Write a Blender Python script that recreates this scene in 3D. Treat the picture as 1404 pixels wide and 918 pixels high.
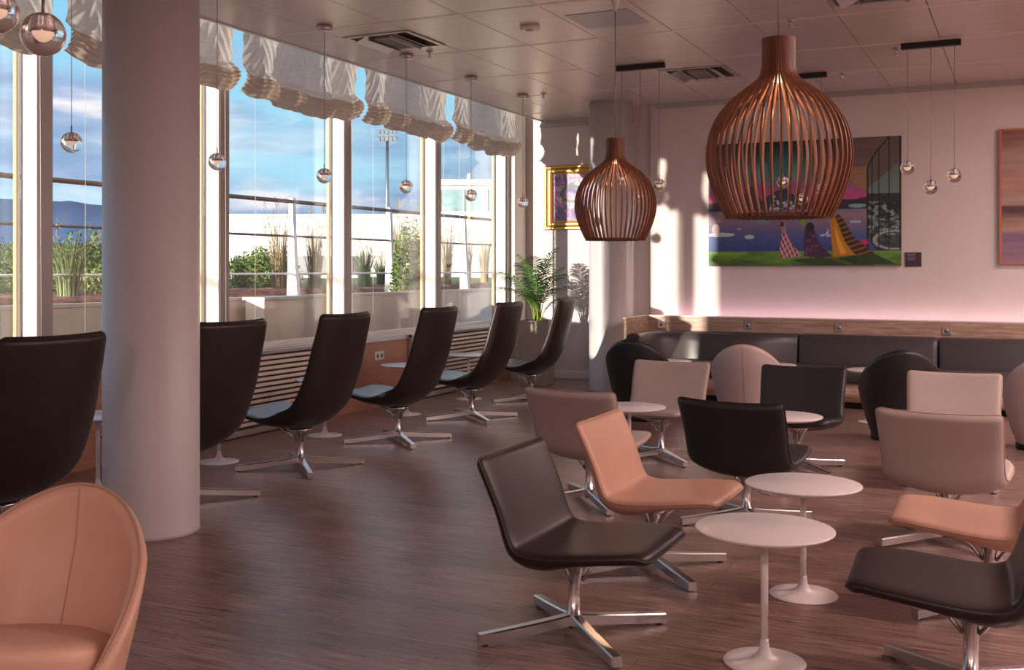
import bpy, bmesh, math, random
import numpy as np
from math import sin, cos, pi, radians, sqrt
from mathutils import Vector, Matrix

for o in list(bpy.data.objects):
    bpy.data.objects.remove(o)
scene = bpy.context.scene
COL = scene.collection
random.seed(7)

# ------------------------------------------------------------------ camera
F_PX, W_PX, H_PX = 1480.0, 1404.0, 918.0
YAW, EYE = radians(25.4), 1.40
cam_d = bpy.data.cameras.new('camera')
cam = bpy.data.objects.new('camera', cam_d)
COL.objects.link(cam)
cam.location = (0, 0, EYE)
cam.rotation_euler = (pi/2, 0, YAW)
cam_d.sensor_width = 36.0
cam_d.lens = 36.0*F_PX/W_PX
cam_d.shift_y = -(459-368)/W_PX
cam_d.clip_start = .05
cam_d.clip_end = 3000
scene.camera = cam

# ------------------------------------------------------------------ exposure
vs = scene.view_settings
vs.view_transform = 'Standard'
vs.look = 'None'
vs.exposure = 0.12
vs.gamma = 1.0
vs.use_curve_mapping = False

# ------------------------------------------------------------------ world sky
SKY_STRENGTH = 1.75
w = bpy.data.worlds.new('sky')
scene.world = w
w.use_nodes = True
nt = w.node_tree
nt.nodes.clear()
def N(t, kind, **kw):
    n = t.nodes.new(kind)
    for k, v in kw.items():
        if k in n.inputs.keys() if isinstance(k, str) else False:
            n.inputs[k].default_value = v
        else:
            setattr(n, k, v)
    return n
def ramp(t, fac, stops, interp='LINEAR'):
    r = t.nodes.new('ShaderNodeValToRGB')
    r.color_ramp.interpolation = interp
    e = r.color_ramp.elements
    while len(e) < len(stops): e.new(.5)
    for i, (p, c) in enumerate(stops):
        e[i].position = p
        e[i].color = (c[0], c[1], c[2], 1) if not isinstance(c, (int, float)) else (c, c, c, 1)
    if fac is not None: t.links.new(fac, r.inputs[0])
    return r
def math_n(t, op, a, b=None, c=None):
    m = t.nodes.new('ShaderNodeMath'); m.operation = op
    for i, v in enumerate((a, b, c)):
        if v is None: continue
        if isinstance(v, (int, float)): m.inputs[i].default_value = v
        else: t.links.new(v, m.inputs[i])
    return m.outputs[0]
def mixc(t, fac, a, b, mode='MIX'):
    m = t.nodes.new('ShaderNodeMix'); m.data_type = 'RGBA'; m.blend_type = mode
    if isinstance(fac, (int, float)): m.inputs[0].default_value = fac
    else: t.links.new(fac, m.inputs[0])
    for i, v in ((6, a), (7, b)):
        if isinstance(v, (tuple, list)): m.inputs[i].default_value = (v[0], v[1], v[2], 1)
        else: t.links.new(v, m.inputs[i])
    return m.outputs[2]

tc = N(nt, 'ShaderNodeTexCoord')
sep = N(nt, 'ShaderNodeSeparateXYZ'); nt.links.new(tc.outputs['Generated'], sep.inputs[0])
grad = ramp(nt, sep.outputs['Z'], [(0, (.10, .12, .12)), (.497, (.10, .12, .12)), (.5, (.42, .56, .68)), (.53, (.31, .53, .64)), (.60, (.19, .42, .57)), (1, (.10, .23, .42))])
zz = math_n(nt, 'MULTIPLY_ADD', sep.outputs['Z'], .5, .5)
nt.links.new(zz, grad.inputs[0])
mp = N(nt, 'ShaderNodeMapping'); mp.inputs['Scale'].default_value = (2.2, 2.2, 11.0)
mp.inputs['Location'].default_value = (1.3, .4, .2)
nt.links.new(tc.outputs['Generated'], mp.inputs[0])
no = N(nt, 'ShaderNodeTexNoise'); no.inputs['Scale'].default_value = 1.7; no.inputs['Detail'].default_value = 8; no.inputs['Roughness'].default_value = .55
nt.links.new(mp.outputs[0], no.inputs['Vector'])
cl = ramp(nt, no.outputs['Fac'], [(.41, 0.0), (.58, 1.0)])
no2 = N(nt, 'ShaderNodeTexNoise'); no2.inputs['Scale'].default_value = 3.1; no2.inputs['Detail'].default_value = 5
nt.links.new(mp.outputs[0], no2.inputs['Vector'])
clc = ramp(nt, no2.outputs['Fac'], [(.4, (.15, .24, .40)), (.54, (.27, .34, .48)), (.66, (.66, .60, .62))])
clf = math_n(nt, 'MULTIPLY', cl.outputs[0], .92)
skyc = mixc(nt, clf, grad.outputs[0], clc.outputs[0])
bg = N(nt, 'ShaderNodeBackground'); bg.inputs['Strength'].default_value = SKY_STRENGTH
nt.links.new(skyc, bg.inputs[0])
wo = N(nt, 'ShaderNodeOutputWorld'); nt.links.new(bg.outputs[0], wo.inputs[0])

# ------------------------------------------------------------------ sun
sd = bpy.data.lights.new('sun', 'SUN')
sun = bpy.data.objects.new('sun', sd); COL.objects.link(sun)
sd.energy = 13.0
sd.angle = radians(.6)
sd.color = (1.0, .85, .69)
sdir = Vector((.281, .96, -.096))
sun.rotation_euler = sdir.to_track_quat('-Z', 'Y').to_euler()
sun.location = (-8, -10, 6)

# energies of the added out-of-view fill panels and of the cove
FILL_W = 62.0
FILL_COL = (1.0, .76, .70)
COVE_W = 5.0

# ------------------------------------------------------------------ materials
MATS = {}
def mat(name, col=(.5, .5, .5), rough=.5, metal=0.0, spec=.5, coat=0, noise=None, bump=None, sheen=0, emit=None, estr=0):
    if name in MATS: return MATS[name]
    m = bpy.data.materials.new(name); m.use_nodes = True
    t = m.node_tree; b = t.nodes['Principled BSDF']
    b.inputs['Base Color'].default_value = (*col, 1)
    b.inputs['Roughness'].default_value = rough
    b.inputs['Metallic'].default_value = metal
    b.inputs['Specular IOR Level'].default_value = spec
    b.inputs['Coat Weight'].default_value = coat
    b.inputs['Sheen Weight'].default_value = sheen
    if emit:
        b.inputs['Emission Color'].default_value = (*emit, 1)
        b.inputs['Emission Strength'].default_value = estr
    c = N(t, 'ShaderNodeTexCoord')
    if noise:   # (scale, amount, (sx,sy,sz))
        sc, am, st = noise
        p = N(t, 'ShaderNodeMapping'); p.inputs['Scale'].default_value = st
        t.links.new(c.outputs['Object'], p.inputs[0])
        n = N(t, 'ShaderNodeTexNoise'); n.inputs['Scale'].default_value = sc; n.inputs['Detail'].default_value = 6
        t.links.new(p.outputs[0], n.inputs['Vector'])
        r = ramp(t, n.outputs['Fac'], [(.3, tuple(x*(1-am) for x in col)), (.7, tuple(min(1, x*(1+am)) for x in col))])
        t.links.new(r.outputs[0], b.inputs['Base Color'])
    if bump:    # (scale, strength, distance)
        n = N(t, 'ShaderNodeTexNoise'); n.inputs['Scale'].default_value = bump[0]; n.inputs['Detail'].default_value = 4
        t.links.new(c.outputs['Object'], n.inputs['Vector'])
        bn = N(t, 'ShaderNodeBump'); bn.inputs['Strength'].default_value = bump[1]; bn.inputs['Distance'].default_value = bump[2]
        t.links.new(n.outputs['Fac'], bn.inputs['Height']); t.links.new(bn.outputs[0], b.inputs['Normal'])
    MATS[name] = m
    return m

m_wall = mat('wall_paint', (.70, .62, .61), .75, noise=(3, .02, (1, 1, 1)))
m_column = mat('column_paint', (.56, .525, .535), .42, noise=(2, .03, (1, 1, .3)), bump=(9, .05, .002))
m_white = mat('white_lacquer', (.80, .78, .77), .30)
m_table = mat('white_table', (.82, .74, .74), .28)
m_frame = mat('window_frame_white', (.84, .82, .80), .4)
m_framegrey = mat('window_frame_grey', (.45, .42, .41), .4, metal=.3)
m_gasket = mat('tan_gasket', (.62, .46, .30), .5)
m_chrome = mat('polished_aluminium', (.72, .70, .70), .24, metal=1)
m_steel = mat('brushed_steel', (.55, .50, .48), .35, metal=1)
m_black = mat('black_metal', (.02, .018, .02), .4, metal=.3)
m_dark = mat('dark_slot', (.012, .01, .01), .7)
m_blk_leather = mat('brown_black_leather', (.024, .016, .016), .38, spec=.38, noise=(5, .12, (1, 1, 1)), bump=(160, .12, .0008))
m_char_leather = mat('charcoal_leather', (.022, .022, .026), .38, bump=(160, .12, .0008))
m_tan_leather = mat('tan_leather', (.56, .31, .225), .42, noise=(4, .05, (1, 1, 1)), bump=(160, .1, .0008))
m_pale_leather = mat('pale_taupe_leather', (.46, .37, .35), .42, noise=(4, .05, (1, 1, 1)), bump=(160, .1, .0008))
m_apr_leather = mat('apricot_leather', (.68, .40, .29), .44, bump=(160, .1, .0008))
m_ivory_leather = mat('ivory_leather', (.60, .48, .47), .45, bump=(160, .1, .0008))
m_in_leather = mat('grey_seat_leather', (.13, .125, .13), .33, bump=(160, .1, .0008))
m_sofa = mat('bench_leather', (.060, .052, .056), .36, bump=(120, .15, .001))
m_piping = mat('dark_seam', (.03, .022, .02), .5)
m_seam_l = mat('pale_seam', (.50, .30, .21), .6)
m_plastic = mat('white_plastic', (.8, .78, .76), .35)
m_leaf = mat('palm_leaf', (.055, .15, .03), .42, noise=(8, .35, (1, 1, 1)))
m_stem = mat('palm_stem', (.24, .30, .05), .5)
m_soil = mat('soil', (.03, .02, .015), .9)
m_planter = mat('planter_taupe', (.30, .24, .21), .38)
m_gold = mat('gilt_frame', (.60, .36, .10), .38, metal=.8, bump=(60, .2, .002))
m_gold2 = mat('dark_gilt', (.45, .22, .05), .35, metal=.8)
m_ledge_top = mat('cove_edge', (.85, .75, .74), .5)
m_grille = mat('radiator_metal', (.80, .69, .63), .38, metal=.35)
m_void = mat('shaded_duct', (.10, .085, .08), .7)
m_sillmat = mat('sill_aluminium', (.62, .58, .57), .3, metal=.7)
m_cabinet = mat('brown_panel', (.47, .24, .17), .35, noise=(3, .12, (1, 1, 12)))
m_cord = mat('steel_cord', (.30, .26, .25), .4, metal=.6)
m_cordw = mat('white_cord', (.8, .78, .75), .5)
m_bulb = mat('lamp_glow', (1, .8, .6), .5, emit=(1, .62, .45), estr=.5)
m_cove = mat('led_strip', (1, .8, .8), .5, emit=(1, .62, .66), estr=2.0)
m_fill = mat('lamp_diffuser', (1, .9, .85), .5, emit=(1, .82, .76), estr=3.0)  # glow of the added fill panels
# outside
m_parapet = mat('parapet_panel', (.74, .60, .51), .6)
m_terrace = mat('red_terrace', (.50, .22, .17), .8, noise=(2, .25, (1, 1, 1)))
m_sedum = mat('sedum', (.36, .13, .07), .9, noise=(6, .6, (1, 1, 1)))
m_sedum2 = mat('sedum_green', (.16, .20, .06), .9, noise=(5, .5, (1, 1, 1)))
m_shrub = mat('shrub_leaf', (.10, .16, .035), .7, noise=(3, .45, (1, 1, 1)))
m_grassm = mat('dry_grass', (.30, .23, .12), .8, noise=(3, .35, (1, 1, 1)))
m_grassg = mat('green_grass', (.15, .20, .08), .8, noise=(3, .35, (1, 1, 1)))
m_mtn = mat('far_mountain', (.035, .085, .19), 1.0, noise=(.02, .25, (1, 1, 3)))  # distance haze is mixed into this blue base colour
m_facade = mat('white_cladding', (.86, .84, .84), .6)
m_roofd = mat('grey_roof_band', (.20, .21, .24), .6)
m_rail = mat('rail_bronze', (.22, .15, .12), .4, metal=.6)
m_railw = mat('rail_post_white', (.80, .76, .72), .5)
m_teal = mat('teal_glazing', (.22, .34, .36), .15)

def wood_slat_mat():
    m = mat('walnut_lamella', (.20, .068, .034), .5, noise=(6, .35, (6, 6, .6)))
    return m
m_walnut = wood_slat_mat()

def glass_mat():
    m = bpy.data.materials.new('window_glass'); m.use_nodes = True
    t = m.node_tree; t.nodes.clear()
    tr = N(t, 'ShaderNodeBsdfTransparent'); tr.inputs[0].default_value = (.94, .965, .97, 1)
    gl = N(t, 'ShaderNodeBsdfGlossy'); gl.inputs['Roughness'].default_value = .0; gl.inputs[0].default_value = (1, .96, .94, 1)
    lw = N(t, 'ShaderNodeLayerWeight'); lw.inputs[0].default_value = .5
    f5 = math_n(t, 'POWER', lw.outputs['Facing'], 4.0)
    f2 = math_n(t, 'MULTIPLY_ADD', f5, .85, .05)
    mx = N(t, 'ShaderNodeMixShader'); t.links.new(f2, mx.inputs[0]); t.links.new(tr.outputs[0], mx.inputs[1]); t.links.new(gl.outputs[0], mx.inputs[2])
    o = N(t, 'ShaderNodeOutputMaterial'); t.links.new(mx.outputs[0], o.inputs[0])
    return m
m_glass = glass_mat()
def ball_glass():
    m = bpy.data.materials.new('clear_ball_glass'); m.use_nodes = True
    b = m.node_tree.nodes['Principled BSDF']
    b.inputs['Base Color'].default_value = (1, .97, .95, 1); b.inputs['Roughness'].default_value = 0
    b.inputs['Transmission Weight'].default_value = 1; b.inputs['IOR'].default_value = 1.45
    return m
m_ball = ball_glass()
def curtain_mat():
    m = bpy.data.materials.new('balloon_fabric'); m.use_nodes = True
    t = m.node_tree; t.nodes.clear()
    c = N(t, 'ShaderNodeTexCoord')
    p = N(t, 'ShaderNodeMapping'); p.inputs['Scale'].default_value = (1, 1, 7); t.links.new(c.outputs['Object'], p.inputs[0])
    n = N(t, 'ShaderNodeTexNoise'); n.inputs['Scale'].default_value = 7; n.inputs['Detail'].default_value = 5; t.links.new(p.outputs[0], n.inputs['Vector'])
    r = ramp(t, n.outputs['Fac'], [(.3, (.76, .71, .66)), (.7, (.86, .82, .79))])
    d = N(t, 'ShaderNodeBsdfDiffuse'); tl = N(t, 'ShaderNodeBsdfTranslucent'); gl = N(t, 'ShaderNodeBsdfGlossy'); gl.inputs['Roughness'].default_value = .3
    t.links.new(r.outputs[0], d.inputs[0]); t.links.new(r.outputs[0], tl.inputs[0]); t.links.new(r.outputs[0], gl.inputs[0])
    mx = N(t, 'ShaderNodeMixShader'); mx.inputs[0].default_value = .45
    t.links.new(d.outputs[0], mx.inputs[1]); t.links.new(tl.outputs[0], mx.inputs[2])
    m2 = N(t, 'ShaderNodeMixShader'); m2.inputs[0].default_value = .06
    t.links.new(mx.outputs[0], m2.inputs[1]); t.links.new(gl.outputs[0], m2.inputs[2])
    bn = N(t, 'ShaderNodeBump'); bn.inputs['Strength'].default_value = .12; bn.inputs['Distance'].default_value = .006
    t.links.new(n.outputs['Fac'], bn.inputs['Height']); t.links.new(bn.outputs[0], d.inputs['Normal'])
    o = N(t, 'ShaderNodeOutputMaterial'); t.links.new(m2.outputs[0], o.inputs[0])
    return m
m_curtain = curtain_mat()
def hem_mat():
    m = bpy.data.materials.new('layered_hem_fabric'); m.use_nodes = True
    t = m.node_tree; t.nodes.clear()
    d = N(t, 'ShaderNodeBsdfDiffuse'); tl = N(t, 'ShaderNodeBsdfTranslucent')
    d.inputs[0].default_value = (.62, .52, .44, 1); tl.inputs[0].default_value = (.66, .50, .38, 1)
    mx = N(t, 'ShaderNodeMixShader'); mx.inputs[0].default_value = .3
    t.links.new(d.outputs[0], mx.inputs[1]); t.links.new(tl.outputs[0], mx.inputs[2])
    o = N(t, 'ShaderNodeOutputMaterial'); t.links.new(mx.outputs[0], o.inputs[0])
    return m
m_hem = hem_mat()
def floor_mat():
    m = bpy.data.materials.new('wood_plank_floor'); m.use_nodes = True
    t = m.node_tree; b = t.nodes['Principled BSDF']
    c = N(t, 'ShaderNodeTexCoord')
    br = N(t, 'ShaderNodeTexBrick'); br.offset = .37; br.inputs['Scale'].default_value = 1
    br.inputs['Brick Width'].default_value = 1.25; br.inputs['Row Height'].default_value = .185
    br.inputs['Mortar Size'].default_value = .0016; br.inputs['Mortar Smooth'].default_value = .1; br.inputs['Bias'].default_value = 0
    br.inputs['Color1'].default_value = (.84, .84, .84, 1); br.inputs['Color2'].default_value = (1.12, 1.12, 1.12, 1); br.inputs['Mortar'].default_value = (.25, .22, .22, 1)
    t.links.new(c.outputs['Object'], br.inputs['Vector'])
    p = N(t, 'ShaderNodeMapping'); p.inputs['Scale'].default_value = (1.6, 26, 1); t.links.new(c.outputs['Object'], p.inputs[0])
    n = N(t, 'ShaderNodeTexNoise'); n.inputs['Scale'].default_value = 2.2; n.inputs['Detail'].default_value = 9; n.inputs['Roughness'].default_value = .7; n.inputs['Distortion'].default_value = .6
    t.links.new(p.outputs[0], n.inputs['Vector'])
    r = ramp(t, n.outputs['Fac'], [(.30, (.065, .031, .025)), (.44, (.21, .115, .094)), (.58, (.35, .22, .185)), (.74, (.53, .38, .34))])
    p2 = N(t, 'ShaderNodeMapping'); p2.inputs['Scale'].default_value = (2.6, 44, 1); t.links.new(c.outputs['Object'], p2.inputs[0])
    n2 = N(t, 'ShaderNodeTexNoise'); n2.inputs['Scale'].default_value = 2.0; n2.inputs['Detail'].default_value = 4; n2.inputs['Roughness'].default_value = .8
    t.links.new(p2.outputs[0], n2.inputs['Vector'])
    r2 = ramp(t, n2.outputs['Fac'], [(.36, (.34, .31, .31)), (.47, (1, 1, 1))])
    c1 = mixc(t, 1.0, r.outputs[0], br.outputs['Color'], 'MULTIPLY')
    c2 = mixc(t, .9, c1, r2.outputs[0], 'MULTIPLY')
    t.links.new(c2, b.inputs['Base Color'])
    rr = math_n(t, 'MULTIPLY_ADD', n.outputs['Fac'], .28, .18)
    t.links.new(rr, b.inputs['Roughness'])
    h = math_n(t, 'MULTIPLY', n2.outputs['Fac'], 1.0)
    bn = N(t, 'ShaderNodeBump'); bn.inputs['Strength'].default_value = .5; bn.inputs['Distance'].default_value = .002
    t.links.new(h, bn.inputs['Height']); t.links.new(bn.outputs[0], b.inputs['Normal'])
    b.inputs['Specular IOR Level'].default_value = .6
    return m
m_floor = floor_mat()
def ceil_mat():
    m = bpy.data.materials.new('brushed_ceiling_panel'); m.use_nodes = True
    t = m.node_tree; b = t.nodes['Principled BSDF']
    c = N(t, 'ShaderNodeTexCoord')
    p = N(t, 'ShaderNodeMapping'); p.inputs['Scale'].default_value = (1.2, 22, 1); t.links.new(c.outputs['Object'], p.inputs[0])
    n = N(t, 'ShaderNodeTexNoise'); n.inputs['Scale'].default_value = 1.6; n.inputs['Detail'].default_value = 7; n.inputs['Roughness'].default_value = .6
    t.links.new(p.outputs[0], n.inputs['Vector'])
    r = ramp(t, n.outputs['Fac'], [(.3, (.60, .53, .50)), (.7, (.74, .66, .62))])
    t.links.new(r.outputs[0], b.inputs['Base Color'])
    b.inputs['Roughness'].default_value = .36; b.inputs['Metallic'].default_value = .38
    rr = math_n(t, 'MULTIPLY_ADD', n.outputs['Fac'], .16, .26); t.links.new(rr, b.inputs['Roughness'])
    return m
m_ceil = ceil_mat()
def ledge_mat():
    m = bpy.data.materials.new('pale_oak_panel'); m.use_nodes = True
    t = m.node_tree; b = t.nodes['Principled BSDF']
    c = N(t, 'ShaderNodeTexCoord')
    p = N(t, 'ShaderNodeMapping'); p.inputs['Scale'].default_value = (1.5, 4, 22); t.links.new(c.outputs['Object'], p.inputs[0])
    n = N(t, 'ShaderNodeTexNoise'); n.inputs['Scale'].default_value = 2; n.inputs['Detail'].default_value = 7; n.inputs['Distortion'].default_value = .8
    t.links.new(p.outputs[0], n.inputs['Vector'])
    r = ramp(t, n.outputs['Fac'], [(.3, (.27, .17, .125)), (.5, (.42, .28, .21)), (.7, (.56, .40, .31))])
    t.links.new(r.outputs[0], b.inputs['Base Color']); b.inputs['Roughness'].default_value = .5
    return m
m_oak = ledge_mat()
def vcol_mat(name, rough=.6):
    m = bpy.data.materials.new(name); m.use_nodes = True
    t = m.node_tree; b = t.nodes['Principled BSDF']
    a = N(t, 'ShaderNodeVertexColor'); a.layer_name = 'paint'
    t.links.new(a.outputs[0], b.inputs['Base Color']); b.inputs['Roughness'].default_value = rough
    return m

# ------------------------------------------------------------------ mesh builder
class MB:
    def __init__(s): s.v = []; s.f = []; s.m = []; s.sm = []; s.cur = 0; s.smooth = False
    def add(s, vs, fs, smooth=None):
        b = len(s.v); s.v += [tuple(x) for x in vs]
        for f in fs:
            s.f.append(tuple(i+b for i in f)); s.m.append(s.cur); s.sm.append(s.smooth if smooth is None else smooth)
        return s
    def box(s, c, d, bev=0, M=None):
        """box centred at c, size d, optionally with chamfered edges"""
        bm = bmesh.new(); bmesh.ops.create_cube(bm, size=1)
        for v in bm.verts: v.co = Vector((v.co.x*d[0], v.co.y*d[1], v.co.z*d[2]))
        if bev: bmesh.ops.bevel(bm, geom=bm.edges[:], offset=bev, segments=2, profile=.5, affect='EDGES')
        T = Matrix.Translation(c) @ (M if M is not None else Matrix())
        bm.verts.index_update()
        s.add([T @ v.co for v in bm.verts], [[v.index for v in f.verts] for f in bm.faces], False)
        bm.free(); return s
    def lathe(s, prof, n=32, c=(0, 0, 0), smooth=True, M=None):
        vs, fs = [], []
        for r, z in prof:
            for k in range(n):
                a = 2*pi*k/n; p = Vector((r*cos(a), r*sin(a), z))
                if M is not None: p = M @ p
                vs.append((p.x+c[0], p.y+c[1], p.z+c[2]))
        for i in range(len(prof)-1):
            for k in range(n):
                k2 = (k+1) % n
                fs.append((i*n+k, i*n+k2, (i+1)*n+k2, (i+1)*n+k))
        if prof[0][0] > 1e-5: fs.append(tuple(range(n-1, -1, -1)))
        if prof[-1][0] > 1e-5: fs.append(tuple((len(prof)-1)*n+k for k in range(n)))
        return s.add(vs, fs, smooth)
    def tube(s, pts, r, n=8, closed=False, smooth=True):
        pts = [Vector(p) for p in pts]; m = len(pts); vs = []; fs = []
        up = Vector((0, 0, 1)); prev = None
        for i, p in enumerate(pts):
            if closed: d = pts[(i+1) % m]-pts[i-1]
            else: d = pts[min(i+1, m-1)]-pts[max(i-1, 0)]
            d.normalize()
            if prev is None:
                a = up if abs(d.z) < .9 else Vector((1, 0, 0))
                x = d.cross(a).normalized()
            else:
                x = (prev - d*prev.dot(d)).normalized()
            prev = x; y = d.cross(x)
            rr = r[i] if isinstance(r, (list, tuple)) else r
            for k in range(n):
                t = 2*pi*k/n; vs.append(p + x*cos(t)*rr + y*sin(t)*rr)
        for i in range(m if closed else m-1):
            j = (i+1) % m
            for k in range(n):
                k2 = (k+1) % n; fs.append((i*n+k, i*n+k2, j*n+k2, j*n+k))
        if not closed:
            fs.append(tuple(range(n-1, -1, -1))); fs.append(tuple((m-1)*n+k for k in range(n)))
        return s.add(vs, fs, smooth)
    def grid(s, P, closed_u=False, smooth=True, flip=False):
        """P: rows of points"""
        R = len(P); C = len(P[0]); vs = [p for row in P for p in row]; fs = []
        for i in range(R-1):
            for j in range(C if closed_u else C-1):
                j2 = (j+1) % C
                q = (i*C+j, i*C+j2, (i+1)*C+j2, (i+1)*C+j)
                fs.append(q[::-1] if flip else q)
        return s.add(vs, fs, smooth)
    def quad(s, a, b, c, d): return s.add([a, b, c, d], [(0, 1, 2, 3)], False)
    def build(s, name, m, parent=None, weld=0, fixn=True):
        me = bpy.data.meshes.new(name)
        me.from_pydata([tuple(v) for v in s.v], [], s.f)
        ms = m if isinstance(m, (list, tuple)) else [m]
        for x in ms: me.materials.append(x)
        me.polygons.foreach_set('use_smooth', s.sm)
        me.polygons.foreach_set('material_index', s.m)
        if weld or fixn:
            bm = bmesh.new(); bm.from_mesh(me)
            if weld: bmesh.ops.remove_doubles(bm, verts=bm.verts, dist=weld)
            if fixn: bmesh.ops.recalc_face_normals(bm, faces=bm.faces)
            bm.to_mesh(me); bm.free()
        me.update()
        o = bpy.data.objects.new(name, me); COL.objects.link(o)
        if parent is not None: o.parent = parent
        return o

def tag(o, label=None, cat=None, group=None, kind=None):
    if label: o['label'] = label
    if cat: o['category'] = cat
    if group: o['group'] = group
    if kind: o['kind'] = kind
    return o
def thing(name, label, cat, loc=(0, 0, 0), rz=0, group=None, kind=None):
    o = bpy.data.objects.new(name, None); COL.objects.link(o)
    o.empty_display_size = .1
    o.location = loc; o.rotation_euler = (0, 0, rz)
    return tag(o, label, cat, group, kind)
def struct(o, label=None):
    o['kind'] = 'structure'
    if label: o['label'] = label
    return o
def clone(root, loc, rz=0, label=None, group=None, parent=None):
    """copy a thing with its parts and sub-parts"""
    c = root.copy(); COL.objects.link(c)
    if parent is None:
        c.location = loc; c.rotation_euler = (0, 0, rz)
        if label: c['label'] = label
        if group: c['group'] = group
    else: c.parent = parent
    for ch in root.children: clone(ch, None, parent=c)
    return c
def spl(pts, n):
    """Catmull-Rom through tuples, n samples"""
    pts = [np.array(p, float) for p in pts]
    P = [2*pts[0]-pts[1]] + pts + [2*pts[-1]-pts[-2]]
    out = []; m = len(pts)-1
    for i in range(n):
        t = i/(n-1)*m; k = min(int(t), m-1); t -= k
        a, b, c, d = P[k], P[k+1], P[k+2], P[k+3]
        out.append(.5*((2*b)+(-a+c)*t+(2*a-5*b+4*c-d)*t*t+(-a+3*b-3*c+d)*t**3))
    return out
def sstep(a, b, x):
    t = min(1, max(0, (x-a)/(b-a))); return t*t*(3-2*t)

# ================================================================== SETTING
CZ = 3.30           # ceiling height
XW = -6.0           # window wall
YB, YN = 12.0, 12.75  # back wall, niche wall
struct(MB().box((0, 3.9, -.1), (12.6, 18.6, .2)).build('floor', m_floor))
struct(MB().box((1.13, YB+.1, 1.9), (10.1, .2, 3.8)).build('wall_back', m_wall))
# niche wall behind the second column, and its return
struct(MB().box((-4.95, YN+.1, 1.9), (2.3, .2, 3.8)).build('wall_niche', m_wall))
struct(MB().box((-4.03, 12.40, 1.65), (.21, .74, 3.3)).build('wall_return', m_wall))
struct(MB().box((6.2, 3.9, 1.9), (.2, 18.6, 3.8)).build('wall_right', m_wall))
struct(MB().box((0, -5.1, 1.9), (12.6, .2, 3.8)).build('wall_rear', m_wall))
struct(MB().box((-6.1, -1.9, 1.9), (.22, 6.4, 3.8)).build('wall_left', m_wall))
struct(MB().box((-5.97, 6.98, .345), (.12, 11.35, .69)).box((-6.1, 6.98, .345), (.16, 11.35, .69)).build('wall_window', m_cabinet))
# soffit above the window pocket
struct(MB().box((-5.83, 6.9, 3.9), (.75, 11.9, .12)).build('ceiling_pocket', m_wall))
# ceiling panels on a T grid
XL = [-.632-.6365*k for k in range(-11, 8)]
YL = [8.36+1.24*k for k in range(-11, 4)]
def ceiling():
    mb = MB()
    xs = sorted([x for x in XL if -5.55 < x < 6.1] + [-5.6, 6.1])
    ys = sorted([y for y in YL if -4.9 < y < 12.7] + [-5.0, 12.85])
    for i in range(len(xs)-1):
        for j in range(len(ys)-1):
            a, b = xs[i]+.003, xs[i+1]-.003; c, d = ys[j]+.02, ys[j+1]-.02
            if b-a < .05 or d-c < .05: continue
            mb.box(((a+b)/2, (c+d)/2, CZ+.02), (b-a, d-c, .04), .002)
    for y in ys[1:-1]:
        mb.cur = 1
        mb.box((.25, y, CZ+.017), (11.7, .042, .038))
    mb.cur = 2
    mb.box((.25, 3.93, CZ+.10), (11.7, 17.9, .10))
    return mb.build('ceiling', [m_ceil, mat('ceiling_rail', (.80, .70, .66), .4, metal=.1), m_dark], fixn=False)
struct(ceiling())
struct(MB().box((-5.62, 3.93, CZ+.3), (.03, 17.9, .62)).build('trim_1', m_white))   # fascia at the window pocket
struct(MB().box((1.2, YB-.012, CZ-.03), (10.1, .03, .05), .003).box((1.2, YB-.02, CZ-.006), (10.1, .05, .012)).build('trim_2', m_framegrey))
struct(MB().box((-4.9, YN-.01, CZ-.06), (1.5, .03, .05), .003).build('trim_3', m_framegrey))
struct(MB().box((-4.88, YN-.012, .05), (1.96, .025, .1), .004).build('baseboard_niche', m_white))

# columns
def column(y, name):
    mb = MB().lathe([(.248, 0), (.250, .02), (.248, .03), (.248, 3.31)], 96, (-4.21 if y < 5 else -4.29, y, 0))
    return mb.build(name, m_column)
tag(column(4.38, 'column'), 'thick pale round column standing in the left foreground', 'column')
tag(column(11.68, 'column'), 'pale round column beside the back wall and the bench end', 'column')

# windows
MY = [5.18+1.79*k for k in range(-2, 5)]
ZT = 3.85
def window(i, a, b):
    r = thing('window_%d' % i, None, None, (0, 0, 0), kind='structure')
    f = MB()
    f.box((-6.09, (a+b)/2, .72), (.07, b-a, .06), .004).box((-6.09, (a+b)/2, ZT-.03), (.07, b-a, .06), .004)
    f.box((-6.085, a+.012, 2.27), (.03, .024, 3.1), .003).box((-6.085, b-.012, 2.27), (.03, .024, 3.1), .003)
    f.build('frame', m_frame, r)
    MB().box((-6.08, b-.031, 2.27), (.03, .014, 3.0)).build('gasket', m_gasket, r)
    MB().box((-6.1, (a+b)/2, 2.27), (.012, b-a-.06, 3.04)).build('glass_pane', m_glass, r)
for i in range(6):
    window(i+1, MY[i]+.065, MY[i+1]-.065)
struct(MB().box((-6.1, MY[0]-.33, 2.27), (.2, .52, 3.16)).build('wall_jamb', m_wall))
for k, y in enumerate(MY):
    mb = MB().box((-6.0, y-.01, 2.27), (.15, .10, 3.16), .004)
    mb.cur = 1  # grey room-facing strips: shade of the sunless side put into the colour
    mb.box((-5.965, y+.05, 2.27), (.08, .02, 3.16)).box((-5.95, y+.066, 2.27), (.05, .012, 3.16))
    mb.box((-5.922, y+.01, 2.27), (.012, .075, 3.16), .002)
    struct(mb.build('trim_%d' % (k+4), [m_frame, m_framegrey]))
struct(MB().box((-5.98, 12.57, 2.27), (.26, .34, 3.16), .004).box((-5.95, 12.57, .345), (.3, .34, .69)).build('wall_corner', m_frame))
struct(MB().box((-5.99, 6.98, .70), (.20, 11.3, .02), .004).box((-5.895, 6.98, .685), (.012, 11.3, .05), .003).build('trim_20', m_sillmat))

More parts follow.
